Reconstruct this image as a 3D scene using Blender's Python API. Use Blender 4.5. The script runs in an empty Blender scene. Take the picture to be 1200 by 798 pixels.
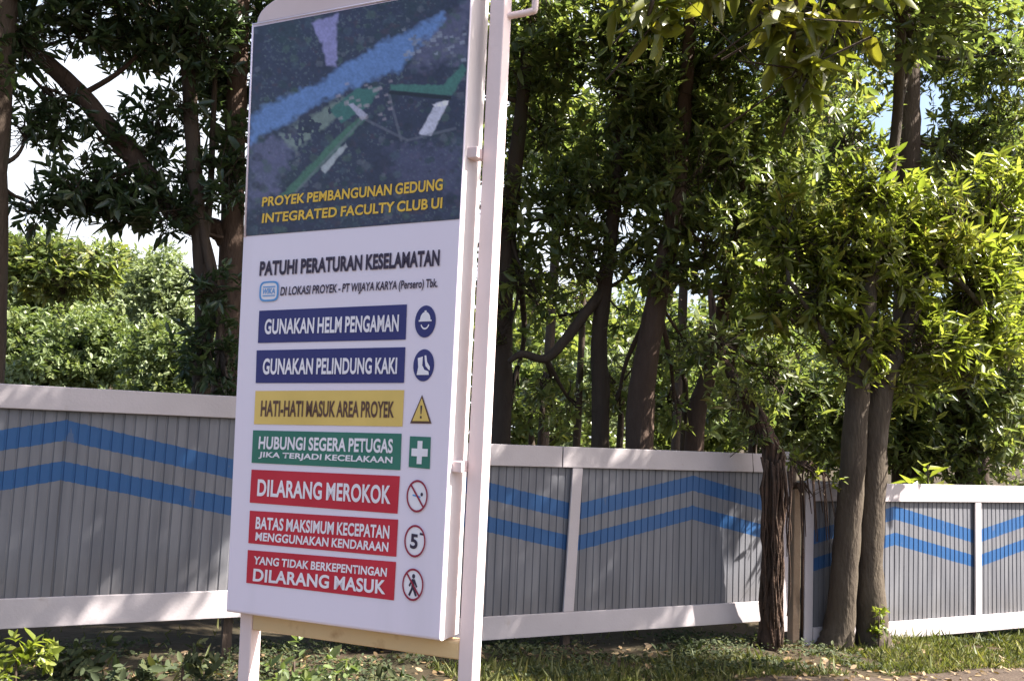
import bpy, math, random
import numpy as np
from math import sin, cos, tan, pi, radians, sqrt
from mathutils import Vector, Matrix

scn = bpy.context.scene
COL = scn.collection

# ------------------------------------------------------------------ camera
F, CX, CY = 1100.0, 600.0, 399.0            # focal length in pixels of the 1200 px wide photograph
PITCH, ROLL = radians(5.5), radians(2.5)
EYE = np.array([0.0, 0.0, 1.6])
_f = np.array([0, cos(PITCH), sin(PITCH)]); _r = np.array([1.0, 0, 0]); _u = np.cross(_r, _f)
RT = cos(ROLL) * _r + sin(ROLL) * _u; UP = -sin(ROLL) * _r + cos(ROLL) * _u; FW = _f
cam_d = bpy.data.cameras.new('camera'); cam = bpy.data.objects.new('camera', cam_d); COL.objects.link(cam)
cam_d.sensor_fit = 'HORIZONTAL'; cam_d.sensor_width = 36; cam_d.lens = 36 * F / 1200
cam_d.clip_start = 0.05; cam_d.clip_end = 2000
cam.matrix_world = Matrix(((RT[0], UP[0], -FW[0], EYE[0]), (RT[1], UP[1], -FW[1], EYE[1]),
                           (RT[2], UP[2], -FW[2], EYE[2]), (0, 0, 0, 1)))
scn.camera = cam

# ------------------------------------------------------------------ light
SUN_T, SUN_EL = radians(-8), radians(50)     # measured from +X towards +Y
S = Vector((cos(SUN_EL) * cos(SUN_T), cos(SUN_EL) * sin(SUN_T), sin(SUN_EL)))
world = bpy.data.worlds.new('World'); scn.world = world; world.use_nodes = True
nt = world.node_tree; bg = nt.nodes['Background']
sky = nt.nodes.new('ShaderNodeTexSky'); sky.sky_type = 'NISHITA'; sky.sun_disc = False
sky.sun_elevation = SUN_EL; sky.sun_rotation = pi / 2 - SUN_T
sky.air_density = 1.0; sky.dust_density = 4.0; sky.ozone_density = 1.0
# bright thin cloud bank, added to whiten the low sky beyond the fence
def wn(t, **kw):
    n = nt.nodes.new(t)
    for k, v in kw.items(): setattr(n, k, v)
    return n
wtc = wn('ShaderNodeTexCoord'); wdot = wn('ShaderNodeVectorMath', operation='DOT_PRODUCT'); wdot.inputs[1].default_value = (-0.24, 0.96, 0.10)
nt.links.new(wtc.outputs['Generated'], wdot.inputs[0])
wnz = wn('ShaderNodeTexNoise'); wnz.inputs['Scale'].default_value = 3.5; wnz.inputs['Detail'].default_value = 8; nt.links.new(wtc.outputs['Generated'], wnz.inputs['Vector'])
wad = wn('ShaderNodeMath', operation='MULTIPLY_ADD'); wad.inputs[1].default_value = 0.35; nt.links.new(wnz.outputs[0], wad.inputs[0]); nt.links.new(wdot.outputs['Value'], wad.inputs[2])
wmr = wn('ShaderNodeMapRange'); wmr.interpolation_type = 'SMOOTHSTEP'; wmr.inputs[1].default_value = 1.02; wmr.inputs[2].default_value = 1.15; nt.links.new(wad.outputs[0], wmr.inputs[0])
wmx = wn('ShaderNodeMix', data_type='RGBA'); nt.links.new(wmr.outputs[0], wmx.inputs[0]); nt.links.new(sky.outputs[0], wmx.inputs[6]); wmx.inputs[7].default_value = (4.4, 4.6, 5.0, 1)
nt.links.new(wmx.outputs[2], bg.inputs[0]); bg.inputs[1].default_value = 0.072
sd = bpy.data.lights.new('sun', 'SUN'); sd.energy = 5.0; sd.angle = radians(0.5); sd.color = (1.0, 0.94, 0.84)
so = bpy.data.objects.new('sun', sd); COL.objects.link(so); so.rotation_euler = S.to_track_quat('Z', 'Y').to_euler()
scn.view_settings.view_transform = 'Standard'; scn.view_settings.look = 'None'
scn.view_settings.gamma = 1; scn.view_settings.use_curve_mapping = False
scn.view_settings.exposure = 2.22
scn.render.engine = 'CYCLES'
scn.cycles.max_bounces = 8; scn.cycles.diffuse_bounces = 5; scn.cycles.transmission_bounces = 5; scn.cycles.glossy_bounces = 2

# ------------------------------------------------------------------ places
def ray(x, y): return FW + (x - CX) / F * RT - (y - CY) / F * UP
def at(x, y, depth): return EYE + ray(x, y) * depth       # a point of the place seen at photo pixel (x, y)
TH = radians(63)
FD = np.array([sin(TH), cos(TH), 0]); FN = np.array([FD[1], -FD[0], 0])     # along the fence / towards the road
P0 = np.array([-3.4555, 6.6750, 0.0])
def ground(x, y):
    s = (x - P0[0]) * FD[0] + (y - P0[1]) * FD[1]; D = (x - P0[0]) * FN[0] + (y - P0[1]) * FN[1]
    return -0.15 - 0.044 * np.clip(s, -6, 14) + 0.028 * np.clip(D, 0, 8)
def on_fence(s, D=0.0):
    p = P0 + FD * s + FN * D; return np.array([p[0], p[1], ground(p[0], p[1])])

# ------------------------------------------------------------------ materials
def mat(name, base=(0.5, 0.5, 0.5), rough=0.6, spec=0.4, noise=None, bump=None, dirt=None, vs=None):
    """noise=(scale, other colour, amount)   bump=(scale, strength)   dirt=(scale, colour, threshold)"""
    m = bpy.data.materials.new(name); m.use_nodes = True; t = m.node_tree; b = t.nodes['Principled BSDF']
    b.inputs['Base Color'].default_value = (*base, 1); b.inputs['Roughness'].default_value = rough
    b.inputs['Specular IOR Level'].default_value = spec
    col = None; tc = t.nodes.new('ShaderNodeTexCoord')
    src = tc.outputs['Object']
    if vs:
        mp = t.nodes.new('ShaderNodeMapping'); mp.inputs['Scale'].default_value = (1, 1, vs); t.links.new(src, mp.inputs[0]); src = mp.outputs[0]
    def nz(scale, detail=6):
        n = t.nodes.new('ShaderNodeTexNoise'); n.inputs['Scale'].default_value = scale; n.inputs['Detail'].default_value = detail
        t.links.new(src, n.inputs['Vector']); return n
    def mix(fac, a, bcol):
        x = t.nodes.new('ShaderNodeMix'); x.data_type = 'RGBA'
        t.links.new(fac, x.inputs[0])
        if isinstance(a, tuple): x.inputs[6].default_value = (*a, 1)
        else: t.links.new(a, x.inputs[6])
        x.inputs[7].default_value = (*bcol, 1); return x.outputs[2]
    def ramp(src, lo, hi):
        x = t.nodes.new('ShaderNodeMapRange'); x.inputs[1].default_value = lo; x.inputs[2].default_value = hi
        t.links.new(src, x.inputs[0]); return x.outputs[0]
    col = base
    if noise: col = mix(ramp(nz(noise[0]).outputs[0], 0.5 - 0.5 * noise[2], 0.5 + 0.5 * noise[2]), col, noise[1])
    if dirt: col = mix(ramp(nz(dirt[0], 9).outputs[0], dirt[2], dirt[2] + 0.16), col, dirt[1])
    if not isinstance(col, tuple): t.links.new(col, b.inputs['Base Color'])
    if bump:
        bp = t.nodes.new('ShaderNodeBump'); bp.inputs['Strength'].default_value = bump[1]; bp.inputs['Distance'].default_value = 0.02
        t.links.new(nz(bump[0], 8).outputs[0], bp.inputs['Height']); t.links.new(bp.outputs[0], b.inputs['Normal'])
    return m

def leaf_mat(name, stops, trans=0.4, rough=0.42):
    m = bpy.data.materials.new(name); m.use_nodes = True; t = m.node_tree; b = t.nodes['Principled BSDF']
    g = t.nodes.new('ShaderNodeNewGeometry'); tc = t.nodes.new('ShaderNodeTexCoord')
    n = t.nodes.new('ShaderNodeTexNoise'); n.inputs['Scale'].default_value = 1.3; t.links.new(tc.outputs['Object'], n.inputs['Vector'])
    a = t.nodes.new('ShaderNodeMath'); a.operation = 'MULTIPLY_ADD'; a.inputs[1].default_value = 0.65
    t.links.new(g.outputs['Random Per Island'], a.inputs[0])
    c = t.nodes.new('ShaderNodeMapRange'); c.inputs[1].default_value = 0.3; c.inputs[2].default_value = 0.7; c.inputs[4].default_value = 0.35
    t.links.new(n.outputs[0], c.inputs[0]); t.links.new(c.outputs[0], a.inputs[2])
    r = t.nodes.new('ShaderNodeValToRGB'); t.links.new(a.outputs[0], r.inputs[0])
    e = r.color_ramp.elements
    while len(e) < len(stops): e.new(0.5)
    for k, (p, cl) in enumerate(stops): e[k].position = p; e[k].color = (*cl, 1)
    t.links.new(r.outputs[0], b.inputs['Base Color'])
    b.inputs['Roughness'].default_value = rough; b.inputs['Specular IOR Level'].default_value = 0.65
    tr = t.nodes.new('ShaderNodeBsdfTranslucent')
    br = t.nodes.new('ShaderNodeMix'); br.data_type = 'RGBA'; br.blend_type = 'MULTIPLY'; br.inputs[0].default_value = 1
    br.inputs[7].default_value = (1.5, 1.55, 0.85, 1); t.links.new(r.outputs[0], br.inputs[6]); t.links.new(br.outputs[2], tr.inputs[0])
    mx = t.nodes.new('ShaderNodeMixShader'); mx.inputs[0].default_value = trans
    t.links.new(b.outputs[0], mx.inputs[1]); t.links.new(tr.outputs[0], mx.inputs[2])
    t.links.new(mx.outputs[0], t.nodes['Material Output'].inputs['Surface'])
    return m

M = {}
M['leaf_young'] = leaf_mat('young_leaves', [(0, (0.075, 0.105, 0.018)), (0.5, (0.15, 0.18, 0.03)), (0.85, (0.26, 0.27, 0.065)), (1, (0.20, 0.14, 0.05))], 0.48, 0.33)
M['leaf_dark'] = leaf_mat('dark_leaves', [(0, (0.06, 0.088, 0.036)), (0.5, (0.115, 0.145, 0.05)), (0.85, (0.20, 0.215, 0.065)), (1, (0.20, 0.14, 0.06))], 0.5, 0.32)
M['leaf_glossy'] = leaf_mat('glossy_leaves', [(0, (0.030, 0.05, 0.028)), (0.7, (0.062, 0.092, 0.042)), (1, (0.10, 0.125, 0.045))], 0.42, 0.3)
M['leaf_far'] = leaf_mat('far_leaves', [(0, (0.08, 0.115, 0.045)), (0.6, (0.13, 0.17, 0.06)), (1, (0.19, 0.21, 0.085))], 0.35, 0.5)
M['leaf_pale_hazy'] = leaf_mat('pale_hazy_leaves', [(0, (0.13, 0.17, 0.09)), (0.6, (0.19, 0.23, 0.12)), (1, (0.25, 0.28, 0.16))], 0.3, 0.5)  # distance haze put into the far trees' leaf colour; the shrub is truly pale
M['leaf_big'] = leaf_mat('big_leaves', [(0, (0.08, 0.10, 0.014)), (0.6, (0.15, 0.155, 0.022)), (0.9, (0.21, 0.18, 0.03)), (1, (0.15, 0.09, 0.03))], 0.45, 0.4)
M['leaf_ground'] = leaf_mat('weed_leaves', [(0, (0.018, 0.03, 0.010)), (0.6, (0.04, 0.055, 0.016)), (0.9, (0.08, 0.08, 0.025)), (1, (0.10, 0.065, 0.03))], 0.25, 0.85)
M['grass'] = leaf_mat('grass_blades', [(0, (0.055, 0.07, 0.018)), (0.55, (0.10, 0.115, 0.03)), (0.8, (0.17, 0.165, 0.05)), (1, (0.24, 0.20, 0.10))], 0.35, 0.6)
M['litter'] = leaf_mat('dry_leaves', [(0, (0.10, 0.06, 0.03)), (0.6, (0.20, 0.13, 0.06)), (1, (0.36, 0.27, 0.15))], 0.15, 0.7)
M['bark'] = mat('bark', (0.052, 0.036, 0.029), 0.9, 0.2, (9, (0.075, 0.056, 0.043), 0.5), (34, 1.0), (4, (0.06, 0.062, 0.042), 0.58), vs=0.3)
M['bark_light'] = mat('bark_light', (0.10, 0.08, 0.06), 0.9, 0.2, (7, (0.052, 0.04, 0.032), 0.5), (34, 1.0), (5, (0.13, 0.11, 0.09), 0.6), vs=0.3)
M['bark_red'] = mat('bark_red', (0.066, 0.044, 0.035), 0.9, 0.2, (9, (0.10, 0.066, 0.051), 0.5), (34, 1.0), vs=0.3)
M['vine'] = mat('vine_bark', (0.085, 0.052, 0.038), 0.95, 0.15, (12, (0.045, 0.033, 0.026), 0.5), (40, 0.8))
M['soil'] = mat('soil', (0.048, 0.033, 0.022), 0.95, 0.15, (1.7, (0.03, 0.027, 0.015), 0.5), (14, 0.9), (3.5, (0.075, 0.055, 0.036), 0.58))
M['dirt'] = mat('dirt', (0.075, 0.055, 0.043), 0.95, 0.15, (3, (0.05, 0.037, 0.03), 0.6), (30, 0.8), (20, (0.12, 0.095, 0.075), 0.6))
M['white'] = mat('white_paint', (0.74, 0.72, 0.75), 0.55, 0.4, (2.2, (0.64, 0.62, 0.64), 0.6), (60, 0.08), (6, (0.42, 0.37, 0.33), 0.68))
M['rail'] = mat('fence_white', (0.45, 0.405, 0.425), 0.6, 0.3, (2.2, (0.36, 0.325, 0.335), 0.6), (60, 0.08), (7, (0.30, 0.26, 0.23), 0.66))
M['timber'] = mat('raw_timber', (0.33, 0.24, 0.17), 0.85, 0.2, (5, (0.22, 0.15, 0.10), 0.6), (30, 0.4))
M['face'] = mat('sign_vinyl', (0.86, 0.78, 0.89), 0.38, 0.4, (1.3, (0.85, 0.74, 0.85), 0.5), None, (4, (0.78, 0.70, 0.79), 0.58), vs=0.12)
M['side'] = mat('sign_metal_side', (0.62, 0.58, 0.60), 0.45, 0.4, (3, (0.55, 0.50, 0.51), 0.5))
M['cap'] = mat('sign_cap', (0.74, 0.60, 0.60), 0.45, 0.4, (3, (0.66, 0.51, 0.50), 0.5))
M['post'] = mat('post_paint', (0.84, 0.69, 0.69), 0.4, 0.45, (5, (0.78, 0.63, 0.62), 0.5), (80, 0.05), (11, (0.45, 0.27, 0.15), 0.74))
M['beam'] = mat('beam_paint', (0.74, 0.52, 0.26), 0.5, 0.4, (4, (0.66, 0.48, 0.28), 0.5), (70, 0.08), (7, (0.36, 0.18, 0.07), 0.60))
def flat(name, c): return mat(name, c, 0.42, 0.35, (5, tuple(min(1, v * 1.18 + 0.01) for v in c), 0.6))
M['navy'] = flat('ink_navy', (0.030, 0.032, 0.155)); M['yellow'] = flat('ink_yellow', (0.72, 0.50, 0.14))
M['green'] = flat('ink_green', (0.035, 0.17, 0.125)); M['red'] = flat('ink_red', (0.52, 0.022, 0.045))
M['ink'] = flat('ink_dark', (0.035, 0.022, 0.05)); M['brown'] = flat('ink_brown', (0.11, 0.055, 0.04))
M['paper'] = flat('ink_white', (0.80, 0.75, 0.80)); M['gold'] = flat('ink_gold', (0.75, 0.47, 0.055))
M['cyan'] = flat('ink_cyan', (0.10, 0.30, 0.62)); M['maroon'] = flat('ink_maroon', (0.28, 0.018, 0.05))

def fence_mat():
    m = mat('fence_sheet'); t = m.node_tree; b = t.nodes['Principled BSDF']; b.inputs['Roughness'].default_value = 0.5
    uv = t.nodes.new('ShaderNodeUVMap'); uv.uv_map = 'UVMap'; sp = t.nodes.new('ShaderNodeSeparateXYZ'); t.links.new(uv.outputs[0], sp.inputs[0])
    def ma(op, a, bb=None, c=None):
        x = t.nodes.new('ShaderNodeMath'); x.operation = op
        for k, v in enumerate((a, bb, c)):
            if v is None: continue
            if isinstance(v, (int, float)): x.inputs[k].default_value = v
            else: t.links.new(v, x.inputs[k])
        return x.outputs[0]
    tc = t.nodes.new('ShaderNodeTexCoord')
    def nz(scale, sc=(1, 1, 1), det=7):
        mp = t.nodes.new('ShaderNodeMapping'); mp.inputs['Scale'].default_value = sc; t.links.new(tc.outputs['Object'], mp.inputs[0])
        n = t.nodes.new('ShaderNodeTexNoise'); n.inputs['Scale'].default_value = scale; n.inputs['Detail'].default_value = det
        t.links.new(mp.outputs[0], n.inputs['Vector']); return n.outputs[0]
    edge = ma('MULTIPLY_ADD', nz(30), 0.02, -0.01)
    h = ma('ADD', ma('MULTIPLY_ADD', sp.outputs[0], 0.21, sp.outputs[1]), edge)
    b1 = ma('COMPARE', h, 1.375, 0.074); b2 = ma('COMPARE', h, 1.088, 0.068)
    mask = ma('MULTIPLY', ma('MAXIMUM', b1, b2), ma('SUBTRACT', 1.0, ma('MULTIPLY', ma('GREATER_THAN', nz(9, (1, 1, .4)), 0.66), 0.35)))
    def mix(f, a, bb):
        x = t.nodes.new('ShaderNodeMix'); x.data_type = 'RGBA'; t.links.new(f, x.inputs[0])
        for k, v in ((6, a), (7, bb)):
            if isinstance(v, tuple): x.inputs[k].default_value = (*v, 1)
            else: t.links.new(v, x.inputs[k])
        return x.outputs[2]
    mr = t.nodes.new('ShaderNodeMapRange'); mr.inputs[1].default_value = 0.35; mr.inputs[2].default_value = 0.68
    t.links.new(nz(3.0, (3, 3, 0.35)), mr.inputs[0])
    grey = mix(mr.outputs[0], (0.10, 0.102, 0.12), (0.152, 0.153, 0.172))
    seam = ma('LESS_THAN', ma('FRACT', ma('MULTIPLY', sp.outputs[0], 1.316)), 0.008)
    grey = mix(ma('MULTIPLY', seam, 0.6), grey, (0.05, 0.05, 0.06))
    splash = t.nodes.new('ShaderNodeMapRange'); splash.inputs[1].default_value = 0.55; splash.inputs[2].default_value = 0.15; splash.inputs[4].default_value = 0.7
    t.links.new(sp.outputs[1], splash.inputs[0]); grey = mix(ma('MULTIPLY', splash.outputs[0], nz(6)), grey, (0.09, 0.077, 0.066))
    t.links.new(mix(mask, grey, (0.014, 0.068, 0.19)), b.inputs['Base Color'])
    return m
M['sheet'] = fence_mat()

# ------------------------------------------------------------------ mesh helpers
class MB:
    def __init__(s): s.v = []; s.f = []; s.mi = []
    def add(s, vs, fs, mi=0):
        o = len(s.v); s.v += [tuple(map(float, p)) for p in vs]
        for f in fs: s.f.append([o + i for i in f]); s.mi.append(mi)
    def box(s, x0, x1, y0, y1, z0, z1, mi=0, tilt=0.0):
        vs = [(x + (tilt * (z - z0)), y, z) for z in (z0, z1) for y in (y0, y1) for x in (x0, x1)]
        s.add(vs, [(0, 2, 3, 1), (4, 5, 7, 6), (0, 1, 5, 4), (2, 6, 7, 3), (0, 4, 6, 2), (1, 3, 7, 5)], mi)
    def tube(s, pts, rad, n=10, jit=0.0, mi=0, rnd=random, caps=True):
        pts = [np.array(p, float) for p in pts]; vs = []; prev = None
        for i, p in enumerate(pts):
            t = pts[min(i + 1, len(pts) - 1)] - pts[max(i - 1, 0)]; t = t / (np.linalg.norm(t) + 1e-9)
            if prev is None:
                a = np.array([1.0, 0, 0]) if abs(t[0]) < 0.8 else np.array([0, 1.0, 0])
            else: a = prev
            a = a - t * (a @ t); a /= np.linalg.norm(a); prev = a; b = np.cross(t, a)
            for k in range(n):
                r = rad[i] * (1 + jit * (rnd.random() - 0.5) * 2); an = 2 * pi * k / n
                vs.append(p + (a * cos(an) + b * sin(an)) * r)
        fs = [(i * n + k, i * n + (k + 1) % n, (i + 1) * n + (k + 1) % n, (i + 1) * n + k) for i in range(len(pts) - 1) for k in range(n)]
        if caps: fs += [tuple(reversed(range(n))), tuple((len(pts) - 1) * n + k for k in range(n))]
        s.add(vs, fs, mi)
    def build(s, name, mats, parent=None, smooth=False, bevel=0, uv=None):
        me = bpy.data.meshes.new(name); me.from_pydata(s.v, [], s.f)
        for m in (mats if isinstance(mats, list) else [mats]): me.materials.append(m)
        me.polygons.foreach_set('material_index', s.mi)
        if smooth: me.polygons.foreach_set('use_smooth', [True] * len(s.f))
        me.update(); o = bpy.data.objects.new(name, me); COL.objects.link(o)
        if parent: put(o, parent)
        if bevel:
            bv = o.modifiers.new('bevel', 'BEVEL'); bv.width = bevel; bv.segments = 3; bv.limit_method = 'ANGLE'; bv.angle_limit = radians(35)
        return o
def put(o, parent):
    """make o a part of parent; its vertices were written in world space when the parent has only a location"""
    o.parent = parent
def root(name, loc, label, cat, group=None, rz=0.0):
    o = bpy.data.objects.new(name, None); COL.objects.link(o); o.location = loc; o.rotation_euler = (0, 0, rz); o.empty_display_size = 0.2
    o['label'] = label; o['category'] = cat
    if group: o['group'] = group
    return o
def tag(o, label, cat, group=None):
    o['label'] = label; o['category'] = cat
    if group: o['group'] = group
    return o
def local(mb, r):                                    # world vertices to the frame of an unrotated root
    l = r.location; mb.v = [(a - l[0], b - l[1], c - l[2]) for a, b, c in mb.v]; return mb

def spline(pts, rad, m=5):
    """Catmull-Rom through the pts"""
    P = [np.array(p, float) for p in pts]; P = [2 * P[0] - P[1]] + P + [2 * P[-1] - P[-2]]; out = []; ro = []
    for i in range(1, len(P) - 2):
        for k in range(m):
            t = k / m; a, b, c, d = P[i - 1:i + 3]
            out.append(0.5 * (2 * b + (c - a) * t + (2 * a - 5 * b + 4 * c - d) * t * t + (3 * b - a - 3 * c + d) * t ** 3))
            ro.append(rad[i - 1] * (1 - t) + rad[i] * t)
    out.append(P[-2]); ro.append(rad[-1]); return out, ro

# leaves: every leaf is a small folded blade of two quads
def leaf_arrays(pos, dirv, nrm, L, W, droop=0.12):
    n = len(pos); dirv = dirv / np.linalg.norm(dirv, axis=1, keepdims=True)
    side = np.cross(dirv, nrm); side /= (np.linalg.norm(side, axis=1, keepdims=True) + 1e-9); up = np.cross(side, dirv)
    L = L[:, None]; W = W[:, None]
    def P(a, b, c): return pos + dirv * L * a + side * W * b + up * L * c
    v = np.stack([P(0, 0, 0), P(.32, .5, .05), P(.72, .42, .02 - droop * .5), P(1, 0, -droop), P(.72, -.42, .02 - droop * .5), P(.32, -.5, .05)], 1).reshape(-1, 3)
    b = (np.arange(n) * 6)[:, None]
    f = np.concatenate([b + np.array([0, 1, 2, 3]), b + np.array([0, 3, 4, 5])], 1).reshape(-1, 4)
    return v, f
def quads_obj(name, v, f, mats, parent=None, mi=None, smooth=False):
    me = bpy.data.meshes.new(name); nv, nf = len(v), len(f)
    me.vertices.add(nv); me.vertices.foreach_set('co', np.ascontiguousarray(v, dtype=np.float32).ravel())
    me.loops.add(nf * 4); me.loops.foreach_set('vertex_index', np.ascontiguousarray(f, dtype=np.int32).ravel())
    me.polygons.add(nf); me.polygons.foreach_set('loop_start', np.arange(nf, dtype=np.int32) * 4)
    for m in (mats if isinstance(mats, list) else [mats]): me.materials.append(m)
    if mi is not None: me.polygons.foreach_set('material_index', mi.astype(np.int32))
    if smooth: me.polygons.foreach_set('use_smooth', np.ones(nf, dtype=bool))
    me.update(calc_edges=True); me.validate()
    o = bpy.data.objects.new(name, me); COL.objects.link(o)
    if parent: o.parent = parent
    return o
def unit(a): return a / (np.linalg.norm(a, axis=-1, keepdims=True) + 1e-9)
def clumpy(p, rs):
    """smooth random field in 0..1 for the uneven density of a crown"""
    a = np.zeros(len(p))
    for k in range(6):
        w = rs.normal(size=3) * (1.6 + 0.9 * k); a += np.sin(p @ w + rs.uniform(0, 6.28)) / (1 + 0.35 * k)
    return a / 3.2 * 0.5 + 0.5

FAT, DENSE = 1.22, 2.3
LEAVES = [0]
def crown(name, blobs, dens, leaf_len, material, parent, seed, per=10, gap=0.36, wide=0.30, twigs=True, droop=0.15, upb=0.5):
    """blobs: (centre, (rx, ry, rz)); dens: twig tips per cubic metre"""
    rs = np.random.RandomState(seed); VP = []; BL = []
    for c, r in blobs:
        c = np.array(c); r = np.array(r); r = r * FAT; n = max(6, int(DENSE * dens * 4.19 * r[0] * r[1] * r[2]))
        q = unit(rs.normal(size=(n * 2, 3))) * (rs.uniform(0, 1, (n * 2, 1)) ** 0.42)
        q *= (0.82 + 0.36 * clumpy(q * 2.2, rs))[:, None]
        p = c + q * r; keep = clumpy(p * (1.4 / max(0.35, r.mean())) ** 0.6, rs) > gap + rs.normal(size=n * 2) * 0.05
        p = p[keep][:n]; VP.append(p); BL.append(np.repeat(c[None], len(p), 0))
    tip = np.concatenate(VP); cen = np.concatenate(BL); n = len(tip)
    out = unit(unit(tip - cen) * 0.8 + np.array([0, 0, upb]) + rs.normal(size=(n, 3)) * 0.45)
    idx = np.repeat(np.arange(n), per); m = len(idx)
    ax = out[idx]; rv = unit(np.cross(ax, rs.normal(size=(m, 3))))
    spread = rs.uniform(0.35, 1.35, m)[:, None]
    d = unit(ax * np.cos(spread) + rv * np.sin(spread) + np.array([0, 0, -0.12]))
    nr = unit(ax * 0.9 + np.array([0, 0, 0.7]) - d * 0.3 + rs.normal(size=(m, 3)) * 0.25)
    L = leaf_len * np.clip(np.exp(rs.normal(-.12, .34, m)), .35, 1.6); W = L * wide * rs.uniform(0.8, 1.2, m)
    pos = tip[idx] - ax * (rs.uniform(0, 1, m) ** 1.5 * leaf_len * 1.4)[:, None] + rs.normal(size=(m, 3)) * leaf_len * 0.06
    LEAVES[0] += m; v, f = leaf_arrays(pos, d, nr, L, W, droop); mi = np.zeros(len(f))
    if twigs:
        bd = unit(cen - tip) * 0.7 - out * 0.6; b2 = tip + unit(bd) * (leaf_len * rs.uniform(2.5, 4.5, n))[:, None]
        s1 = unit(np.cross(out, rs.normal(size=(n, 3)))); s2 = np.cross(unit(out), s1); r0 = leaf_len * 0.045
        tv = []
        for k in range(3):
            o_ = s1 * cos(2.094 * k) + s2 * sin(2.094 * k); tv += [b2 + o_ * r0, tip + o_ * r0 * 0.4]
        tv = np.stack(tv, 1).reshape(-1, 3); b = (np.arange(n) * 6)[:, None] + len(v)
        tf = np.concatenate([b + np.array([0, 2, 3, 1]), b + np.array([2, 4, 5, 3]), b + np.array([4, 0, 1, 5])], 1).reshape(-1, 4)
        v = np.concatenate([v, tv]); f = np.concatenate([f, tf]); mi = np.concatenate([mi, np.ones(len(tf))])
    if parent is not None: v = v - np.array(parent.location)
    return quads_obj(name, v, f, [material, M['bark']], parent, mi)

def B(px, py, dep, rx, ry, rd=None):                # a clump of a crown seen at photo pixel (px, py)
    k = dep / F; return (at(px, py, dep), (rx * k, (rd if rd else 0.5 * (rx + ry) * k), ry * k))
def P(px, py, dep): return at(px, py, dep)

def tree(name, base, label, cat, limbs, blobs, seed, dens, leaf, material, bark='bark', group=None, **kw):
    """limbs: list of ([points], [radii]); the first is the stem and starts at the ground"""
    rnd = random.Random(seed); r = root(name, tuple(base), label, cat, group); mb = MB()
    for pts, rad in limbs:
        p, q = spline(pts, rad, 6); mb.tube(p, q, 12, 0.07, 0, rnd)
    ends = [np.array(l[0][k]) for l in limbs for k in range(max(1, len(l[0]) // 2), len(l[0]))]
    for c, rr in blobs:                              # a limb into each clump
        c = np.array(c); e = min(ends, key=lambda q: np.linalg.norm(q - c)); dl = np.linalg.norm(c - e)
        if dl < 0.15: continue
        mid = (c + e) / 2 + np.array([rnd.uniform(-.1, .1), rnd.uniform(-.1, .1), -0.08]) * dl
        r0 = min(0.06, 0.012 + 0.018 * dl)
        p, q = spline([e, mid, c], [r0, r0 * 0.75, r0 * 0.4], 5); mb.tube(p, q, 7, 0.05, 0, rnd)
        for k in range(4):
            d = np.array([rnd.gauss(0, 1), rnd.gauss(0, 1), rnd.gauss(0.2, 0.8)]); d /= np.linalg.norm(d)
            mb.tube([c * 0.6 + mid * 0.4, c + d * np.array(rr) * 0.4 , c + d * np.array(rr) * 0.75], [r0 * 0.5, r0 * 0.3, r0 * 0.12], 5, 0, 0, rnd)
    local(mb, r).build('trunk', M[bark], r, True)
    if blobs: crown('crown', blobs, dens, leaf, M[material], r, seed, **kw)
    return r
def foot(px, py, dep):                               # where a stem seen at this pixel meets the ground
    p = at(px, py, dep); return np.array([p[0], p[1], ground(p[0], p[1])])

# ================================================================== GROUND
def sheet(name, xs, ys, zf, m):
    X, Y = np.meshgrid(xs, ys); Z = zf(X, Y); nx = len(xs)
    v = np.stack([X, Y, Z], -1).reshape(-1, 3)
    i = np.arange(len(v)).reshape(len(ys), nx); f = np.stack([i[:-1, :-1], i[:-1, 1:], i[1:, 1:], i[1:, :-1]], -1).reshape(-1, 4)
    o = quads_obj(name, v, f, m, None, None, True); o['kind'] = 'structure'; return o
q = np.sinh(np.linspace(-6.2, 6.2, 261)) * 2.0
def gz(x, y):
    b = 0.018 * np.sin(x * 2.3 + y) + 0.014 * np.sin(y * 3.1 - x * 1.3) + 0.01 * np.sin(x * 5.7 + 1) * np.sin(y * 4.9)
    return ground(x, y) + b * (np.hypot(x, y - 8) < 30)
g = sheet('ground', q, q + 8, gz, M['soil'])
# bare dirt path along the verge, in fence coordinates
ss = np.linspace(-14, 16, 121); dd = np.linspace(1.38, 3.5, 14)
SX, DX = np.meshgrid(ss, dd); DX = DX + (DX < 1.5) * 0.10 * np.sin(SX * 2.1) + (DX < 1.5) * 0.06 * np.sin(SX * 5.3)
PX = P0[0] + FD[0] * SX + FN[0] * DX; PY = P0[1] + FD[1] * SX + FN[1] * DX
v = np.stack([PX, PY, gz(PX, PY) + 0.006], -1).reshape(-1, 3); i = np.arange(len(v)).reshape(len(dd), len(ss))
f = np.stack([i[:-1, :-1], i[1:, :-1], i[1:, 1:], i[:-1, 1:]], -1).reshape(-1, 4)
o = quads_obj('path', v, f, M['dirt'], None, None, True); o['kind'] = 'structure'

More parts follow.
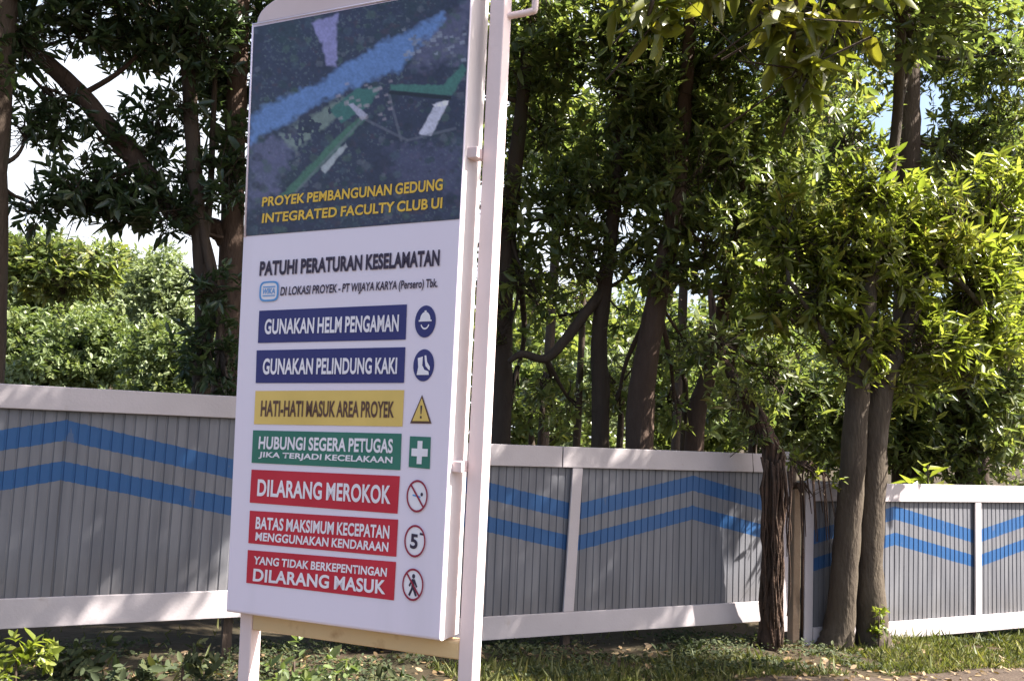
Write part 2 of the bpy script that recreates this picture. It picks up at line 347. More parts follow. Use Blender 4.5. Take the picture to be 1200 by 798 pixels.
# ================================================================== FENCE
FZ = math.atan2(FD[1], FD[0])
def fence(label, s0, zb, length, panels, rails, posts, supports):
    """local x runs along the fence, -y faces the road; panels: (x0, x1, peak x)"""
    b = P0 + FD * s0; r = root('corrugated_fence', (b[0], b[1], zb), label, 'fence', 'fence runs beside the road', FZ)
    rnd = random.Random(int(s0 * 100) + 7)
    for x0, x1, xc in panels:
        xs = []; dy = []
        for c in range(int((x1 - x0) / 0.076)):
            for u_, d_ in ((0.0, 0.0), (0.053, 0.0), (0.057, 0.0065), (0.069, 0.0065), (0.0729, 0.0)): xs.append(x0 + c * 0.076 + u_); dy.append(d_)
        xs.append(x1); dy.append(0.0); n = len(xs) - 1; V = []; Fc = []; U = []; ph = rnd.uniform(0, 6)
        for zz in (0.06, 0.9, 1.62):
            for x, d_ in zip(xs, dy):
                V.append((x, d_ + 0.005 * sin(x * 1.9 + zz * 2 + ph), zz)); U.append((abs(x - xc), zz))
        for k in range(2):
            for j in range(n): a = k * (n + 1) + j; Fc.append((a, a + 1, a + n + 2, a + n + 1))
        me = bpy.data.meshes.new('sheet_panel'); me.from_pydata(V, [], Fc); me.materials.append(M['sheet'])
        ul = me.uv_layers.new(name='UVMap')
        for lp in me.loops: ul.data[lp.index].uv = U[lp.vertex_index]
        o = bpy.data.objects.new('sheet_panel', me); COL.objects.link(o); o.parent = r
    for kind, x0, x1, z0, z1 in rails:
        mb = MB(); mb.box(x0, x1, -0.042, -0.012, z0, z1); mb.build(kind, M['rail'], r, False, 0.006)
    for x0, x1, z0, z1, tilt in posts:
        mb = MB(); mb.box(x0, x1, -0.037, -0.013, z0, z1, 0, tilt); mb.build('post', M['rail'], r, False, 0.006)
    for x in supports:
        mb = MB(); mb.box(x - 0.035, x + 0.035, 0.022, 0.09, -0.75, 1.55); mb.build('rear_post', M['bark'], r)
    return r
fence('upper fence run left of the sign with blue chevrons and dappled rails', -3.95, 0.09, 6.65,
      [(0.0, 2.9, 1.5), (2.9, 5.65, 4.25), (5.65, 6.6, 7.0)],
      [('top_rail', -0.02, 6.65, 1.515, 1.685), ('bottom_rail', -0.02, 6.65, 0.0, 0.205)],
      [(2.84, 2.95, 0.207, 1.512, 0)], [0.1, 2.9, 5.5])
fence('long shaded fence run right of the sign with dull blue chevrons', 2.75, -0.21, 4.5,
      [(0.0, 1.85, 0.50), (1.85, 4.45, 3.21)],
      [('top_rail', -0.02, 1.675, 1.50, 1.69), ('top_rail', 1.685, 4.27, 1.50, 1.69), ('bottom_rail', -0.02, 4.27, 0.0, 0.20)],
      [(1.75, 1.86, 0.202, 1.498, 0.035), (4.272, 4.44, -0.12, 1.72, 0)], [0.1, 1.83, 4.2])
fence('sunlit lower fence run at the right with white frame and bright blue chevrons', 7.42, -0.50, 6.6,
      [(0.02, 2.74, 1.38), (2.74, 5.5, 4.12)],
      [('top_rail', 0.125, 6.6, 1.50, 1.70), ('bottom_rail', 0.125, 6.6, 0.0, 0.19)],
      [(0.0, 0.12, -0.2, 1.74, 0), (2.69, 2.80, 0.192, 1.498, 0), (5.45, 5.56, 0.192, 1.498, 0)], [0.1, 2.74, 5.4])
b = P0 + FD * 7.33
r = root('timber_post', (b[0], b[1], -0.7), 'weathered brown timber post standing between two white fence posts', 'post', None, FZ)
mb = MB(); mb.box(-0.05, 0.045, -0.02, 0.07, 0, 1.83); mb.build('shaft', M['timber'], r, False, 0.008)
mb = MB()
for k in range(9):
    a = k * 0.7; mb.tube([(-0.04, -0.0, 1.82), (0.09 * cos(a) - 0.01, 0.05 * sin(a) - 0.02, 1.88), (0.17 * cos(a), 0.12 * sin(a) - 0.02, 1.80 - 0.02 * (k % 3))], [0.012, 0.02, 0.004], 5)
mb.build('dead_frond', M['vine'], r)

# ================================================================== SIGN
yaw, lean, rl = 0.450, 0.045, -0.002
SD = np.array([cos(yaw), -sin(yaw), 0]); SN = np.array([-sin(yaw), -cos(yaw), 0])
SU = np.array([0, 0, 1.0]) + tan(lean) * SN; SU /= np.linalg.norm(SU)
SNN = np.cross(SD, SU); SNN = SNN if SNN @ SN > 0 else -SNN       # outward normal of the leaning face
SO = np.array([-1.167, 4.2, 0.772])
def onface(x, y, off=0.0):
    v = ray(x, y); t = ((SO - EYE) @ SNN) / (v @ SNN); return EYE + v * t + SNN * off
base = np.array([SO[0] + 0.54 * SD[0], SO[1] + 0.54 * SD[1], 0]); base[2] = ground(base[0], base[1])
sign = root('sign_board', tuple(base), 'tall white construction safety notice board on round pinkish white posts, leaning slightly', 'sign')
BL, BR, TR, TL = (onface(*p) for p in ((264.5, 717), (516, 751.5), (554, -18), (296, 29)))
def spart(name, mb, m, parent=None, **kw):
    local(mb, sign); return mb.build(name, m, parent or sign, **kw)
# cabinet: body with rounded front edges, then the arched cap on top
DEP = 0.145
def prism(loop, back, inset=0.012, steps=4):
    mb = MB(); n = len(loop); c = sum(loop) / n; rings = []
    for k in range(steps + 1):
        a = k / steps * pi / 2; rings.append([p + (c - p) / np.linalg.norm(c - p) * inset * (1 - sin(a)) - SNN * inset * (1 - cos(a)) for p in loop])
    rings.append([p - SNN * back for p in loop])
    vs = [p for rg in rings for p in rg]; fs = [tuple(range(n))]
    for k in range(len(rings) - 1):
        for j in range(n): fs.append((k * n + j, (k + 1) * n + j, (k + 1) * n + (j + 1) % n, k * n + (j + 1) % n))
    fs.append(tuple(reversed([(len(rings) - 1) * n + j for j in range(n)])))
    mb.add(vs, fs); return mb
cab = prism([BL, BR, TR, TL], DEP, 0.016)
cab.mi = [0] + [1 if k >= 4 * 2 + 0 else 0 for k in range(len(cab.f) - 1)]
spart('cabinet', cab, [M['face'], M['side']])
arch = [TL - SU * 0.0, TR - SU * 0.0]
W2 = np.linalg.norm(TR - TL) / 2; cc = (TL + TR) / 2; ud = (TR - TL) / np.linalg.norm(TR - TL)
vd = SU - ud * (SU @ ud); vd /= np.linalg.norm(vd)
loop = [TL + vd * 0.004 + ud * 0.004, TR + vd * 0.004 - ud * 0.004] + [cc + ud * (W2 - 0.004) * cos(a) + vd * (0.15 * sin(a) ** 0.8 + 0.004) for a in np.linspace(0.12, pi - 0.12, 22)]
loop = [p - SNN * 0.006 for p in loop]
spart('arched_cap', prism(loop, DEP - 0.01, 0.03), M['cap'])
# frame: two posts, the lower beam, clamps, bracket
PD = 0.07 + 0.0335
def off(p, a, bk): return p + SD * a - SNN * bk
pr = 0.046
HP = 0.0335                                          # half width of the square posts
p_bot = off(BR, 0.045 + HP, PD); p_top = off(TR, 0.045 + HP, PD); ax = (p_top - p_bot) / np.linalg.norm(p_top - p_bot)
l_bot = off(BL, 0.02 + HP, PD); l_top = off(TL, 0.02 + HP, PD); axl = (l_top - l_bot) / np.linalg.norm(l_top - l_bot)
def bar(p, q):
    mb = MB(); vs = [e + SD * a - SNN * b_ for e in (p, q) for b_ in (-HP, HP) for a in (-HP, HP)]
    mb.add(vs, [(0, 2, 3, 1), (4, 5, 7, 6), (0, 1, 5, 4), (2, 6, 7, 3), (0, 4, 6, 2), (1, 3, 7, 5)]); return mb
k = (ground(p_bot[0], p_bot[1]) - 0.15 - p_bot[2]) / ax[2]; kl = (ground(l_bot[0], l_bot[1]) - 0.15 - l_bot[2]) / axl[2]
spart('post', bar(p_bot + ax * k, p_top + ax * 0.5), M['post'], bevel=0.006)
spart('post', bar(l_bot + axl * kl, l_bot - axl * 0.006), M['post'], bevel=0.006)
mb = MB(); vs = [q + SU * h - SNN * b_ for h in (-0.082, -0.012) for b_ in (-0.031, 0.031) for q in (l_bot + SD * 0.034, p_bot - SD * 0.034)]
mb.add(vs, [(0, 2, 3, 1), (4, 5, 7, 6), (0, 1, 5, 4), (2, 6, 7, 3), (0, 4, 6, 2), (1, 3, 7, 5)]); spart('beam', mb, M['beam'], bevel=0.008)
for py, pa in ((182, 0), (552, 0)):
    t = (py + 18) / 770; c = TR * (1 - t) + BR * t
    mb = MB(); c2 = off(c, 0.0, 0.055)
    vs = [c2 + SD * a - SNN * b_ + SU * h for h in (-0.022, 0.022) for b_ in (-0.03, 0.04) for a in (-0.004, 0.043)]
    mb.add(vs, [(0, 2, 3, 1), (4, 5, 7, 6), (0, 1, 5, 4), (2, 6, 7, 3), (0, 4, 6, 2), (1, 3, 7, 5)]); spart('clamp', mb, M['cap'], bevel=0.004)
# bent pipe bracket near the top of the right post
hb = p_bot + ax * ((2.36) / ax[2] * 1.0)
def near_px(px, py):
    v = ray(px, py); return EYE + v * (FW @ (hb - EYE))
q0 = near_px(586, 21); q1 = near_px(606, 17.5); q2 = near_px(622, 14); q3 = near_px(627, 8); q4 = near_px(627.5, -40)
p_, r_ = spline([q0, q1, q2, q3, q4], [0.014] * 5, 5); mb = MB(); mb.tube(p_, r_, 12); spart('bracket', mb, M['cap'], smooth=True)
mb = MB(); c = near_px(584, 21); mb.tube([c - ax * 0.03, c + ax * 0.03], [0.0, 0.0], 6)

# printed graphics: thin films on the face
def quad(corners, off0, nx=1, ny=1):
    TLq, TRq, BRq, BLq = [np.array(c, float) for c in corners]; mb = MB(); vs = []
    for j in range(ny + 1):
        for i in range(nx + 1):
            a, b_ = i / nx, j / ny; p = (TLq * (1 - a) + TRq * a) * (1 - b_) + (BLq * (1 - a) + BRq * a) * b_
            vs.append(onface(p[0], p[1], off0))
    mb.add(vs, [(j * (nx + 1) + i, (j + 1) * (nx + 1) + i, (j + 1) * (nx + 1) + i + 1, j * (nx + 1) + i + 1) for j in range(ny) for i in range(nx)])
    return mb
def text(name, s, tl, tr, br, bl, m, parent, off0=0.0045, bold=0.03):
    cu = bpy.data.curves.new('lettering', 'FONT'); cu.body = s; cu.offset = bold; cu.resolution_u = 5; cu.space_word = 0.8; cu.space_character = 1.0 + bold * 1.2
    to = bpy.data.objects.new('lettering', cu); COL.objects.link(to); dg = bpy.context.evaluated_depsgraph_get()
    me = bpy.data.meshes.new_from_object(to.evaluated_get(dg)); bpy.data.objects.remove(to); bpy.data.curves.remove(cu)
    co = np.empty(len(me.vertices) * 3); me.vertices.foreach_get('co', co); co = co.reshape(-1, 3)
    x0, x1 = co[:, 0].min(), co[:, 0].max(); cap = 0.729 * 0.92 if '(' in s or ',' in s else co[:, 1].max()
    y0 = 0.0 if '(' in s else co[:, 1].min()
    A = np.clip((co[:, 0] - x0) / (x1 - x0), -0.2, 1.2)[:, None]; Bv = (1 - (co[:, 1] - y0) / (cap - y0))[:, None]
    tl, tr, br, bl = [np.array(c, float) for c in (tl, tr, br, bl)]
    px = (tl * (1 - A) + tr * A) * (1 - Bv) + (bl * (1 - A) + br * A) * Bv
    w = np.array([onface(a, b_, off0) for a, b_ in px]) - np.array(sign.location)
    me.vertices.foreach_set('co', w.ravel()); me.materials.clear(); me.materials.append(m); me.name = name; me.update()
    o = bpy.data.objects.new(name, me); COL.objects.link(o); o.parent = parent; return o
def line(s, xl, tl, bl, xr, tr, br, m, parent, **kw):
    text('lettering', s, (xl + 0.6, tl), (xr + 0.4, tr), (xr - 0.4, br), (xl - 0.6, bl), m, parent, **kw)

# aerial picture at the top, painted per vertex from a small procedural drawing
PC = [(297.8, 32.5), (552, -15.5), (538.6, 257), (288.6, 277)]
NX, NY = 220, 240
mb = quad(PC, 0.002, NX, NY)
A, Bv = np.meshgrid(np.linspace(0, 1, NX + 1), np.linspace(0, 1, NY + 1)); A = A.ravel(); Bv = Bv.ravel()
pc = [np.array(c) for c in PC]
pp = (pc[0] * (1 - A)[:, None] + pc[1] * A[:, None]) * (1 - Bv)[:, None] + (pc[3] * (1 - A)[:, None] + pc[2] * A[:, None]) * Bv[:, None]
zx, zy = (pp[:, 0] - 260) * 2.85, pp[:, 1] * 2.85
rs = np.random.RandomState(4)
def vnoise(sc, seed):
    r_ = np.random.RandomState(seed).uniform(0, 1, (64, 64)); x, y = zx / sc + 7.3, zy / sc + 3.1; i, j = np.floor(x).astype(int), np.floor(y).astype(int)
    fx, fy = x - i, y - j; fx = fx * fx * (3 - 2 * fx); fy = fy * fy * (3 - 2 * fy); g_ = lambda a, b: r_[a % 64, b % 64]
    return (g_(i, j) * (1 - fx) + g_(i + 1, j) * fx) * (1 - fy) + (g_(i, j + 1) * (1 - fx) + g_(i + 1, j + 1) * fx) * fy
n1 = vnoise(120, 1) * .6 + vnoise(50, 2) * .4; n2 = vnoise(60, 3) * .5 + vnoise(28, 4) * .3 + vnoise(14, 5) * .2; n3 = vnoise(22, 6) * .5 + vnoise(11, 7) * .5
srgb = lambda *c: np.array([(v / 255 / 12.92 if v < 10 else ((v / 255 + 0.055) / 1.055) ** 2.4) for v in c])
colr = srgb(46, 50, 74)[None] * (0.55 + 0.5 * n2 + 0.5 * n3 * n1)[:, None]
def blend(mask, c, k=1.0):
    global colr
    mk = (np.clip(mask, 0, 1) * k)[:, None]; colr = colr * (1 - mk) + c[None] * (0.72 + 0.25 * n3 + 0.3 * vnoise(5, 10))[:, None] * mk
def poly(pts, soft=6):
    d = np.full(len(zx), 1e9); n = len(pts); area = sum(pts[i][0] * pts[(i + 1) % n][1] - pts[(i + 1) % n][0] * pts[i][1] for i in range(n)); sg = 1 if area > 0 else -1
    inside = np.zeros(len(zx), bool); dist = np.full(len(zx), 1e9)
    for i in range(n):
        x1, y1 = pts[i]; x2, y2 = pts[(i + 1) % n]
        cnd = ((y1 > zy) != (y2 > zy)) & (zx < (x2 - x1) * (zy - y1) / ((y2 - y1) if y2 != y1 else 1e-9) + x1); inside ^= cnd
        tt = np.clip(((zx - x1) * (x2 - x1) + (zy - y1) * (y2 - y1)) / ((x2 - x1) ** 2 + (y2 - y1) ** 2), 0, 1)
        dist = np.minimum(dist, np.hypot(zx - x1 - tt * (x2 - x1), zy - y1 - tt * (y2 - y1)))
    dist = np.where(inside, dist, -dist) + (n3 - 0.5) * soft * 1.5
    return np.clip(dist / soft + 0.5, 0, 1)
blend(((n1 - 0.45) * 3), srgb(38, 56, 58), 0.5)
n4 = vnoise(7, 8) * .6 + vnoise(4, 9) * .4
colr *= (0.72 + 0.56 * n4)[:, None]
blend((n4 - .62) * 6 * (n2 > .45), srgb(86, 98, 98), 0.6)
blend((n3 - .66) * 6, srgb(58, 46, 60), 0.6)
blend(poly([(100, 480), (250, 440), (190, 640), (80, 700)], 40), srgb(96, 96, 128), 0.6)
blend(poly([(560, 500), (820, 480), (810, 640), (600, 620)], 60), srgb(78, 78, 108), 0.5)
blend(poly([(640, 120), (830, 0), (830, 200), (640, 230)], 40), srgb(92, 92, 120), 0.6)
rp = np.random.RandomState(12); tones = [srgb(36, 54, 60), srgb(62, 80, 76), srgb(48, 46, 66), srgb(84, 88, 100), srgb(30, 36, 50), srgb(56, 70, 84)]
for k in range(420):
    cx_, cy_, rd_ = rp.uniform(90, 830), rp.uniform(0, 790), rp.uniform(5, 17); d_ = np.hypot(zx - cx_, (zy - cy_) * 1.1) / rd_
    blend((1.15 - d_) * 2.5 + (n4 - .5) * 1.5, tones[rp.randint(6)], 0.55)
blend(poly([(95, 385), (330, 268), (560, 132), (640, 95), (740, 45), (745, 62), (650, 165), (590, 240), (390, 312), (95, 478)], 20), srgb(88, 116, 164))
blend(poly([(300, 78), (388, 50), (384, 225), (350, 222), (335, 150)], 8), srgb(126, 124, 168))
blend(poly([(190, 455), (400, 330), (440, 350), (250, 500)], 20) * (n3 > 0.45), srgb(110, 124, 118), 0.8)
blend(poly([(190, 660), (390, 455), (470, 385), (480, 400), (330, 560), (250, 640)], 7), srgb(64, 98, 84))
blend(poly([(330, 560), (415, 478), (420, 492), (345, 580)], 5), srgb(146, 152, 158))
blend(poly([(360, 370), (450, 300), (530, 290), (500, 350), (400, 410)], 7), srgb(54, 96, 92))
blend(poly([(425, 352), (440, 346), (488, 385), (470, 404)], 4), srgb(150, 150, 170))
blend(poly([(565, 285), (740, 285), (806, 215), (818, 235), (770, 322), (560, 303)], 6), srgb(60, 102, 96))
blend(poly([(560, 303), (770, 322), (768, 336), (556, 316)], 4), srgb(20, 24, 36))
blend(poly([(660, 448), (715, 345), (758, 338), (700, 458)], 4), srgb(172, 172, 190))
for k in range(46):
    x, y = rp.uniform(600, 810), rp.uniform(95, 215); w_ = rp.uniform(8, 18); blend(poly([(x, y), (x + w_, y - 4), (x + w_ + 2, y + w_ * .5), (x + 2, y + w_ * .55)], 3), tones[3] * rp.uniform(.8, 2.6), 0.75)
for x0_, y0_, x1_, y1_ in ((250, 640, 470, 400), (480, 400, 620, 470), (620, 470, 780, 430), (560, 320, 600, 470)):
    tt_ = np.clip(((zx - x0_) * (x1_ - x0_) + (zy - y0_) * (y1_ - y0_)) / ((x1_ - x0_) ** 2 + (y1_ - y0_) ** 2), 0, 1)
    blend(1.6 - np.hypot(zx - x0_ - tt_ * (x1_ - x0_), zy - y0_ - tt_ * (y1_ - y0_)) / 4, srgb(100, 102, 116), 0.5)
blend(poly([(700, 350), (760, 336), (754, 352), (716, 362)], 4), srgb(198, 196, 210))
for k in range(26):
    x, y = rs.uniform(380, 560), rs.uniform(270, 400); blend(poly([(x, y), (x + 14, y - 5), (x + 16, y + 5), (x + 2, y + 8)], 3), srgb(150, 140, 150), 0.5)
poster = spart('poster', mb, None)
poster.data.materials.clear()
pm = mat('printed_aerial_view', (0.1, 0.1, 0.1), 0.35, 0.4); at_n = pm.node_tree.nodes.new('ShaderNodeAttribute'); at_n.attribute_name = 'print'
pm.node_tree.links.new(at_n.outputs['Color'], pm.node_tree.nodes['Principled BSDF'].inputs['Base Color']); poster.data.materials.append(pm)
ca = poster.data.color_attributes.new('print', 'FLOAT_COLOR', 'POINT')
ca.data.foreach_set('color', np.concatenate([np.clip(colr * 1.35 + 0.006, 0, 0.8), np.ones((len(colr), 1))], 1).astype(np.float32).ravel())
colr *= 1
line('PROYEK PEMBANGUNAN GEDUNG', 308, 231.5, 242.8, 519.5, 209.5, 223.5, M['gold'], poster)
line('INTEGRATED FACULTY CLUB UI', 308, 250.5, 262, 519, 231.5, 244.5, M['gold'], poster)
# white trim around the picture
mb = MB(); e = 0.0045
a_, b_, c_, d_ = [onface(*p, 0.003) for p in ((297, 29.5), (553, -18), (287.3, 278), (297, 29.5))]
for p1, p2 in ((a_, b_), (c_, a_)): mb.tube([p1, p2], [e, e], 8)
spart('trim', mb, M['face'], smooth=True)

heading = sign
line('PATUHI PERATURAN KESELAMATAN', 305, 306.5, 323.8, 515.8, 292.5, 312, M['ink'], heading, off0=0.004, bold=0.042)
line('DI LOKASI PROYEK - PT WIJAYA KARYA (Persero) Tbk.', 329.5, 337, 346.2, 513.5, 327, 336.2, M['ink'], heading, off0=0.004, bold=0.024)
# the builder's small emblem: rounded light blue frame with letters
def shape(pts, c, rx, ry, off0):
    """closed polygon in a unit picture frame, y up, laid on the face at pixel c"""
    sl = (c[1] - 450) * 0.000495; mb = MB()
    vs = [onface(c[0] + a * rx + b * ry * 0.047, c[1] - b * ry + a * rx * sl, off0) for a, b in pts]; mb.add(vs, [tuple(reversed(range(len(vs))))]); return mb
def ring(c, rx, ry, w, off0, sq=1.0, n=40):
    sl = (c[1] - 450) * 0.000495; mb = MB(); vs = []
    for k in range(n):
        a = 2 * pi * k / n; x, y = cos(a), sin(a); x = abs(x) ** sq * (1 if x > 0 else -1); y = abs(y) ** sq * (1 if y > 0 else -1)
        for q in (1, 1 - w): vs.append(onface(c[0] + x * rx * q + y * ry * q * 0.047, c[1] - y * ry * q + x * rx * q * sl, off0))
    mb.add(vs, [(2 * k, 2 * ((k + 1) % n), 2 * ((k + 1) % n) + 1, 2 * k + 1) for k in range(n)]); return mb
circ = lambda n=36, sq=1.0: [((abs(cos(a)) ** sq) * (1 if cos(a) > 0 else -1), (abs(sin(a)) ** sq) * (1 if sin(a) > 0 else -1)) for a in np.linspace(0, 2 * pi, n, endpoint=False)]
emb = spart('emblem', shape(circ(40, 0.5), (316, 341.5), 9.6, 10, 0.0035), M['paper'])
spart('frame', ring((316, 341.5), 11.2, 11.8, 0.17, 0.0045, 0.5), M['cyan'], emb)
line('WIKA', 308.5, 338.5, 345.2, 323.5, 337.5, 344.3, M['cyan'], emb, off0=0.0055, bold=0.02)
mb = shape([(-.75, .45), (.75, .45), (.75, .58), (-.75, .58)], (316, 341.5), 9.6, 10, 0.005)
mb2 = shape([(-.75, -.58), (.75, -.58), (.75, -.46), (-.75, -.46)], (316, 341.5), 9.6, 10, 0.005); spart('bar', mb, M['cyan'], emb); spart('bar', mb2, M['cyan'], emb)

def notice(label, corners, m, lines, lm):
    o = spart('notice_panel', quad(corners, 0.0025), m); o['label'] = label
    for l in lines: line(*l, lm, o)
notice('dark blue panel about helmets', [(304.2, 364.3), (477.3, 356.8), (475.8, 398), (302.6, 402)], M['navy'], [('GUNAKAN HELM PENGAMAN', 311, 374, 392, 468, 368.5, 388.8)], M['paper'])
notice('dark blue panel about foot protection', [(301.2, 410.6), (475.5, 406.8), (473.8, 448.6), (300, 448.8)], M['navy'], [('GUNAKAN PELINDUNG KAKI', 308.8, 420, 439, 466, 418.8, 438.3)], M['paper'])
notice('yellow panel', [(299.8, 458), (474, 457), (472, 499.6), (298, 496.8)], M['yellow'], [('HATI-HATI MASUK AREA PROYEK', 306.5, 469, 488, 462.5, 470, 489.5)], M['brown'])
notice('green panel', [(297, 504), (471, 508), (469.5, 550.6), (295.2, 542)], M['green'], [('HUBUNGI SEGERA PETUGAS', 304, 511, 526, 461, 514, 531), ('JIKA TERJADI KECELAKAAN', 304, 529, 537.2, 460.5, 535, 545)], M['paper'])
notice('red panel with one line about smoking', [(295.2, 550), (469, 557.6), (466.3, 601.6), (293, 588.6)], M['red'], [('DILARANG MEROKOK', 302.5, 561, 581, 458.5, 568.5, 590.5)], M['paper'])
notice('red panel with two equal lines', [(293.2, 598), (467, 608.5), (464.7, 652), (291.4, 636)], M['red'], [('BATAS MAKSIMUM KECEPATAN', 300.5, 605, 619.5, 457, 615.3, 631), ('MENGGUNAKAN KENDARAAN', 300.3, 623, 633, 455.8, 635, 646.3)], M['paper'])
notice('red panel, lowest, with a large second line', [(290.8, 644), (464.5, 658), (462, 703), (289, 682.5)], M['red'], [('YANG TIDAK BERKEPENTINGAN', 298, 651, 660.5, 454, 665, 675.5), ('DILARANG MASUK', 297.5, 665.5, 680.5, 452.5, 679.3, 696)], M['paper'])

def disc(label, c, m, rx=12.2, ry=18.8):
    o = spart('pictogram', shape(circ(), c, rx, ry, 0.0025), m); o['label'] = label; return o
def pic(name, pts, c, m, parent, off0=0.004, rx=12.2, ry=18.8): return spart(name, shape(pts, c, rx, ry, off0), m, parent)
arc = lambda cx, cy, r, a0, a1, n=14, ky=1.0: [(cx + r * cos(radians(a)), cy + r * ky * sin(radians(a))) for a in np.linspace(a0, a1, n)]
c = (498.8, 376.8); o = disc('blue disc with helmeted head', c, M['navy'])
pic('helmet', arc(0, 0.1, 0.5, 0, 180) + [(-.62, .1), (-.62, .0), (.62, .0), (.62, .1)], c, M['paper'], o)
pic('ridge', [(-.1, .58), (.1, .58), (.1, .68), (-.1, .68)], c, M['paper'], o)
pic('chin', arc(0, -.06, .44, 200, 340) + arc(0, -.06, .34, 340, 200), c, M['paper'], o)
c = (496.9, 428); o = disc('blue disc with safety boot', c, M['navy'])
pic('boot', [(-.58, .45), (-.1, .55), (-.12, .0), (.1, -.28), (.5, -.38), (.55, -.6), (-.62, -.6), (-.5, -.1)], c, M['paper'], o)
pic('boot', [(.05, .6), (.22, .62), (.34, .2), (.62, -.1), (.62, -.32), (.5, -.28), (.2, -.05), (.12, .25)], c, M['paper'], o)
c = (494.2, 480); o = spart('pictogram', shape([(0, 1), (1.02, -.92), (-1.02, -.92)], c, 12.4, 17.5, 0.0025), M['brown']); o['label'] = 'yellow warning triangle'
pic('triangle', [(0, .78), (.80, -.76), (-.80, -.76)], c, M['yellow'], o, 0.004, 12.4, 17.5)
pic('mark', [(-.07, .28), (.09, .28), (.05, -.28), (-.03, -.28)], c, M['ink'], o, 0.0055, 12.4, 17.5); pic('mark', [(-.06, -.42), (.08, -.42), (.08, -.58), (-.06, -.58)], c, M['ink'], o, 0.0055, 12.4, 17.5)
o = spart('pictogram', quad([(480.8, 511), (505.2, 512), (504, 549.4), (479.2, 547)], 0.0025), M['green']); o['label'] = 'green square with white cross'
c = (492.3, 530); w = .24
pic('cross', [(-w, .72), (w, .72), (w, w), (.78, w), (.78, -w), (w, -w), (w, -.72), (-w, -.72), (-w, -w), (-.78, -w), (-.78, w), (-w, w)], c, M['paper'], o)
def ban(label, c, cm):
    o = disc(label, c, M['paper'], 12, 18.6); spart('ring', ring(c, 12.4, 19, 0.13, 0.0055), cm, o); return o
c = (489.6, 581); o = ban('red ring over a cigarette', c, M['maroon'])
pic('cigarette', [(-.45, .1), (.3, -.0), (.3, -.1), (-.45, .0)], c, M['cyan'], o); pic('smoke', arc(.42, .12, .12, 0, 360, 10), c, M['ink'], o); pic('slash', [(-.68, .62), (-.58, .72), (.68, -.62), (.58, -.72)], c, M['maroon'], o, 0.005)
c = (487, 633.5); o = ban('red ring around the figure five', c, M['maroon'])
text('numeral', '5', (482, 624.5), (491, 626), (489.5, 643.5), (481, 642), M['ink'], o, 0.005, 0.03); pic('unit', [(.42, .55), (.8, .5), (.8, .38), (.42, .4)], c, M['ink'], o)
c = (484.6, 684.5); o = ban('red ring over a standing figure', c, M['maroon'])
pic('figure', [(-.12, .35), (.14, .35), (.42, -.1), (.3, -.18), (.12, .1), (.2, -.25), (.42, -.68), (.24, -.72), (.0, -.3), (-.26, -.74), (-.42, -.66), (-.16, -.2), (-.14, .08), (-.3, -.16), (-.42, -.06)], c, M['ink'], o)
pic('head', arc(0.02, .52, .15, 0, 360, 12), c, M['ink'], o); pic('slash', [(-.68, .62), (-.58, .72), (.68, -.62), (.58, -.72)], c, M['maroon'], o, 0.005)

# ================================================================== TREES BEHIND THE FENCE, LEFT
def stem(px, ptop, dep, extra=()): return foot(px, ptop, dep)
f0 = foot(-8, 440, 8.6)
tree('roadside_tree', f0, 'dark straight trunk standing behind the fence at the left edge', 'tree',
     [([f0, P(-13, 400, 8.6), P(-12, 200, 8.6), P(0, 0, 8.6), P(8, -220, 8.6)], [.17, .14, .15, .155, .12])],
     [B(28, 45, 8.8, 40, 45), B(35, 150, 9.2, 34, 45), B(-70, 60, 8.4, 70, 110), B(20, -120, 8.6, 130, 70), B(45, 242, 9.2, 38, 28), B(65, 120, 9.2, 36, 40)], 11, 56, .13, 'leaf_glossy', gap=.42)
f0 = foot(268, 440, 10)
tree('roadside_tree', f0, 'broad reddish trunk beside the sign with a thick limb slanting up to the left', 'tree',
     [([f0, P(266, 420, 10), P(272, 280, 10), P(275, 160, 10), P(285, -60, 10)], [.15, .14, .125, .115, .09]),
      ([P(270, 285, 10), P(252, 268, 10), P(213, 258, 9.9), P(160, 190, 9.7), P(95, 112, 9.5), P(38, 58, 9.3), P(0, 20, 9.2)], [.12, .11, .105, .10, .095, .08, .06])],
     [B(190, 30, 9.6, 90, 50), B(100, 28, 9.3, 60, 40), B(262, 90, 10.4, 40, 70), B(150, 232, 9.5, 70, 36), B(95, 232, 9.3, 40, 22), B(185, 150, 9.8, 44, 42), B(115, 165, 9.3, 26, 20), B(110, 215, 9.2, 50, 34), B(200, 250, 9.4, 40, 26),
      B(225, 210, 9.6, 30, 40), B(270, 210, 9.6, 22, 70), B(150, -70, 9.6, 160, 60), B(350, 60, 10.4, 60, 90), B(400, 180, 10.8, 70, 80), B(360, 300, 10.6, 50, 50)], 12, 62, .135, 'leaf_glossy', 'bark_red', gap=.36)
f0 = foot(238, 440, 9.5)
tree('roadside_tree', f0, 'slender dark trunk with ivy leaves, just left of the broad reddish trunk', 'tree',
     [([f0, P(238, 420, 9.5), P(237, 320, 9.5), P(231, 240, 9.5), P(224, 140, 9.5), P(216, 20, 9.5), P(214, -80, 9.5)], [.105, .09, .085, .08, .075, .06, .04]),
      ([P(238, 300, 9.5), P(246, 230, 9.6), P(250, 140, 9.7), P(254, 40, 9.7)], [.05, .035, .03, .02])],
     [B(225, 45, 9.4, 50, 45), B(215, 120, 9.4, 26, 30), B(247, 345, 9.2, 38, 34), B(245, 410, 9.2, 36, 45), B(262, 440, 9.0, 30, 40)], 13, 66, .12, 'leaf_glossy', gap=.38)
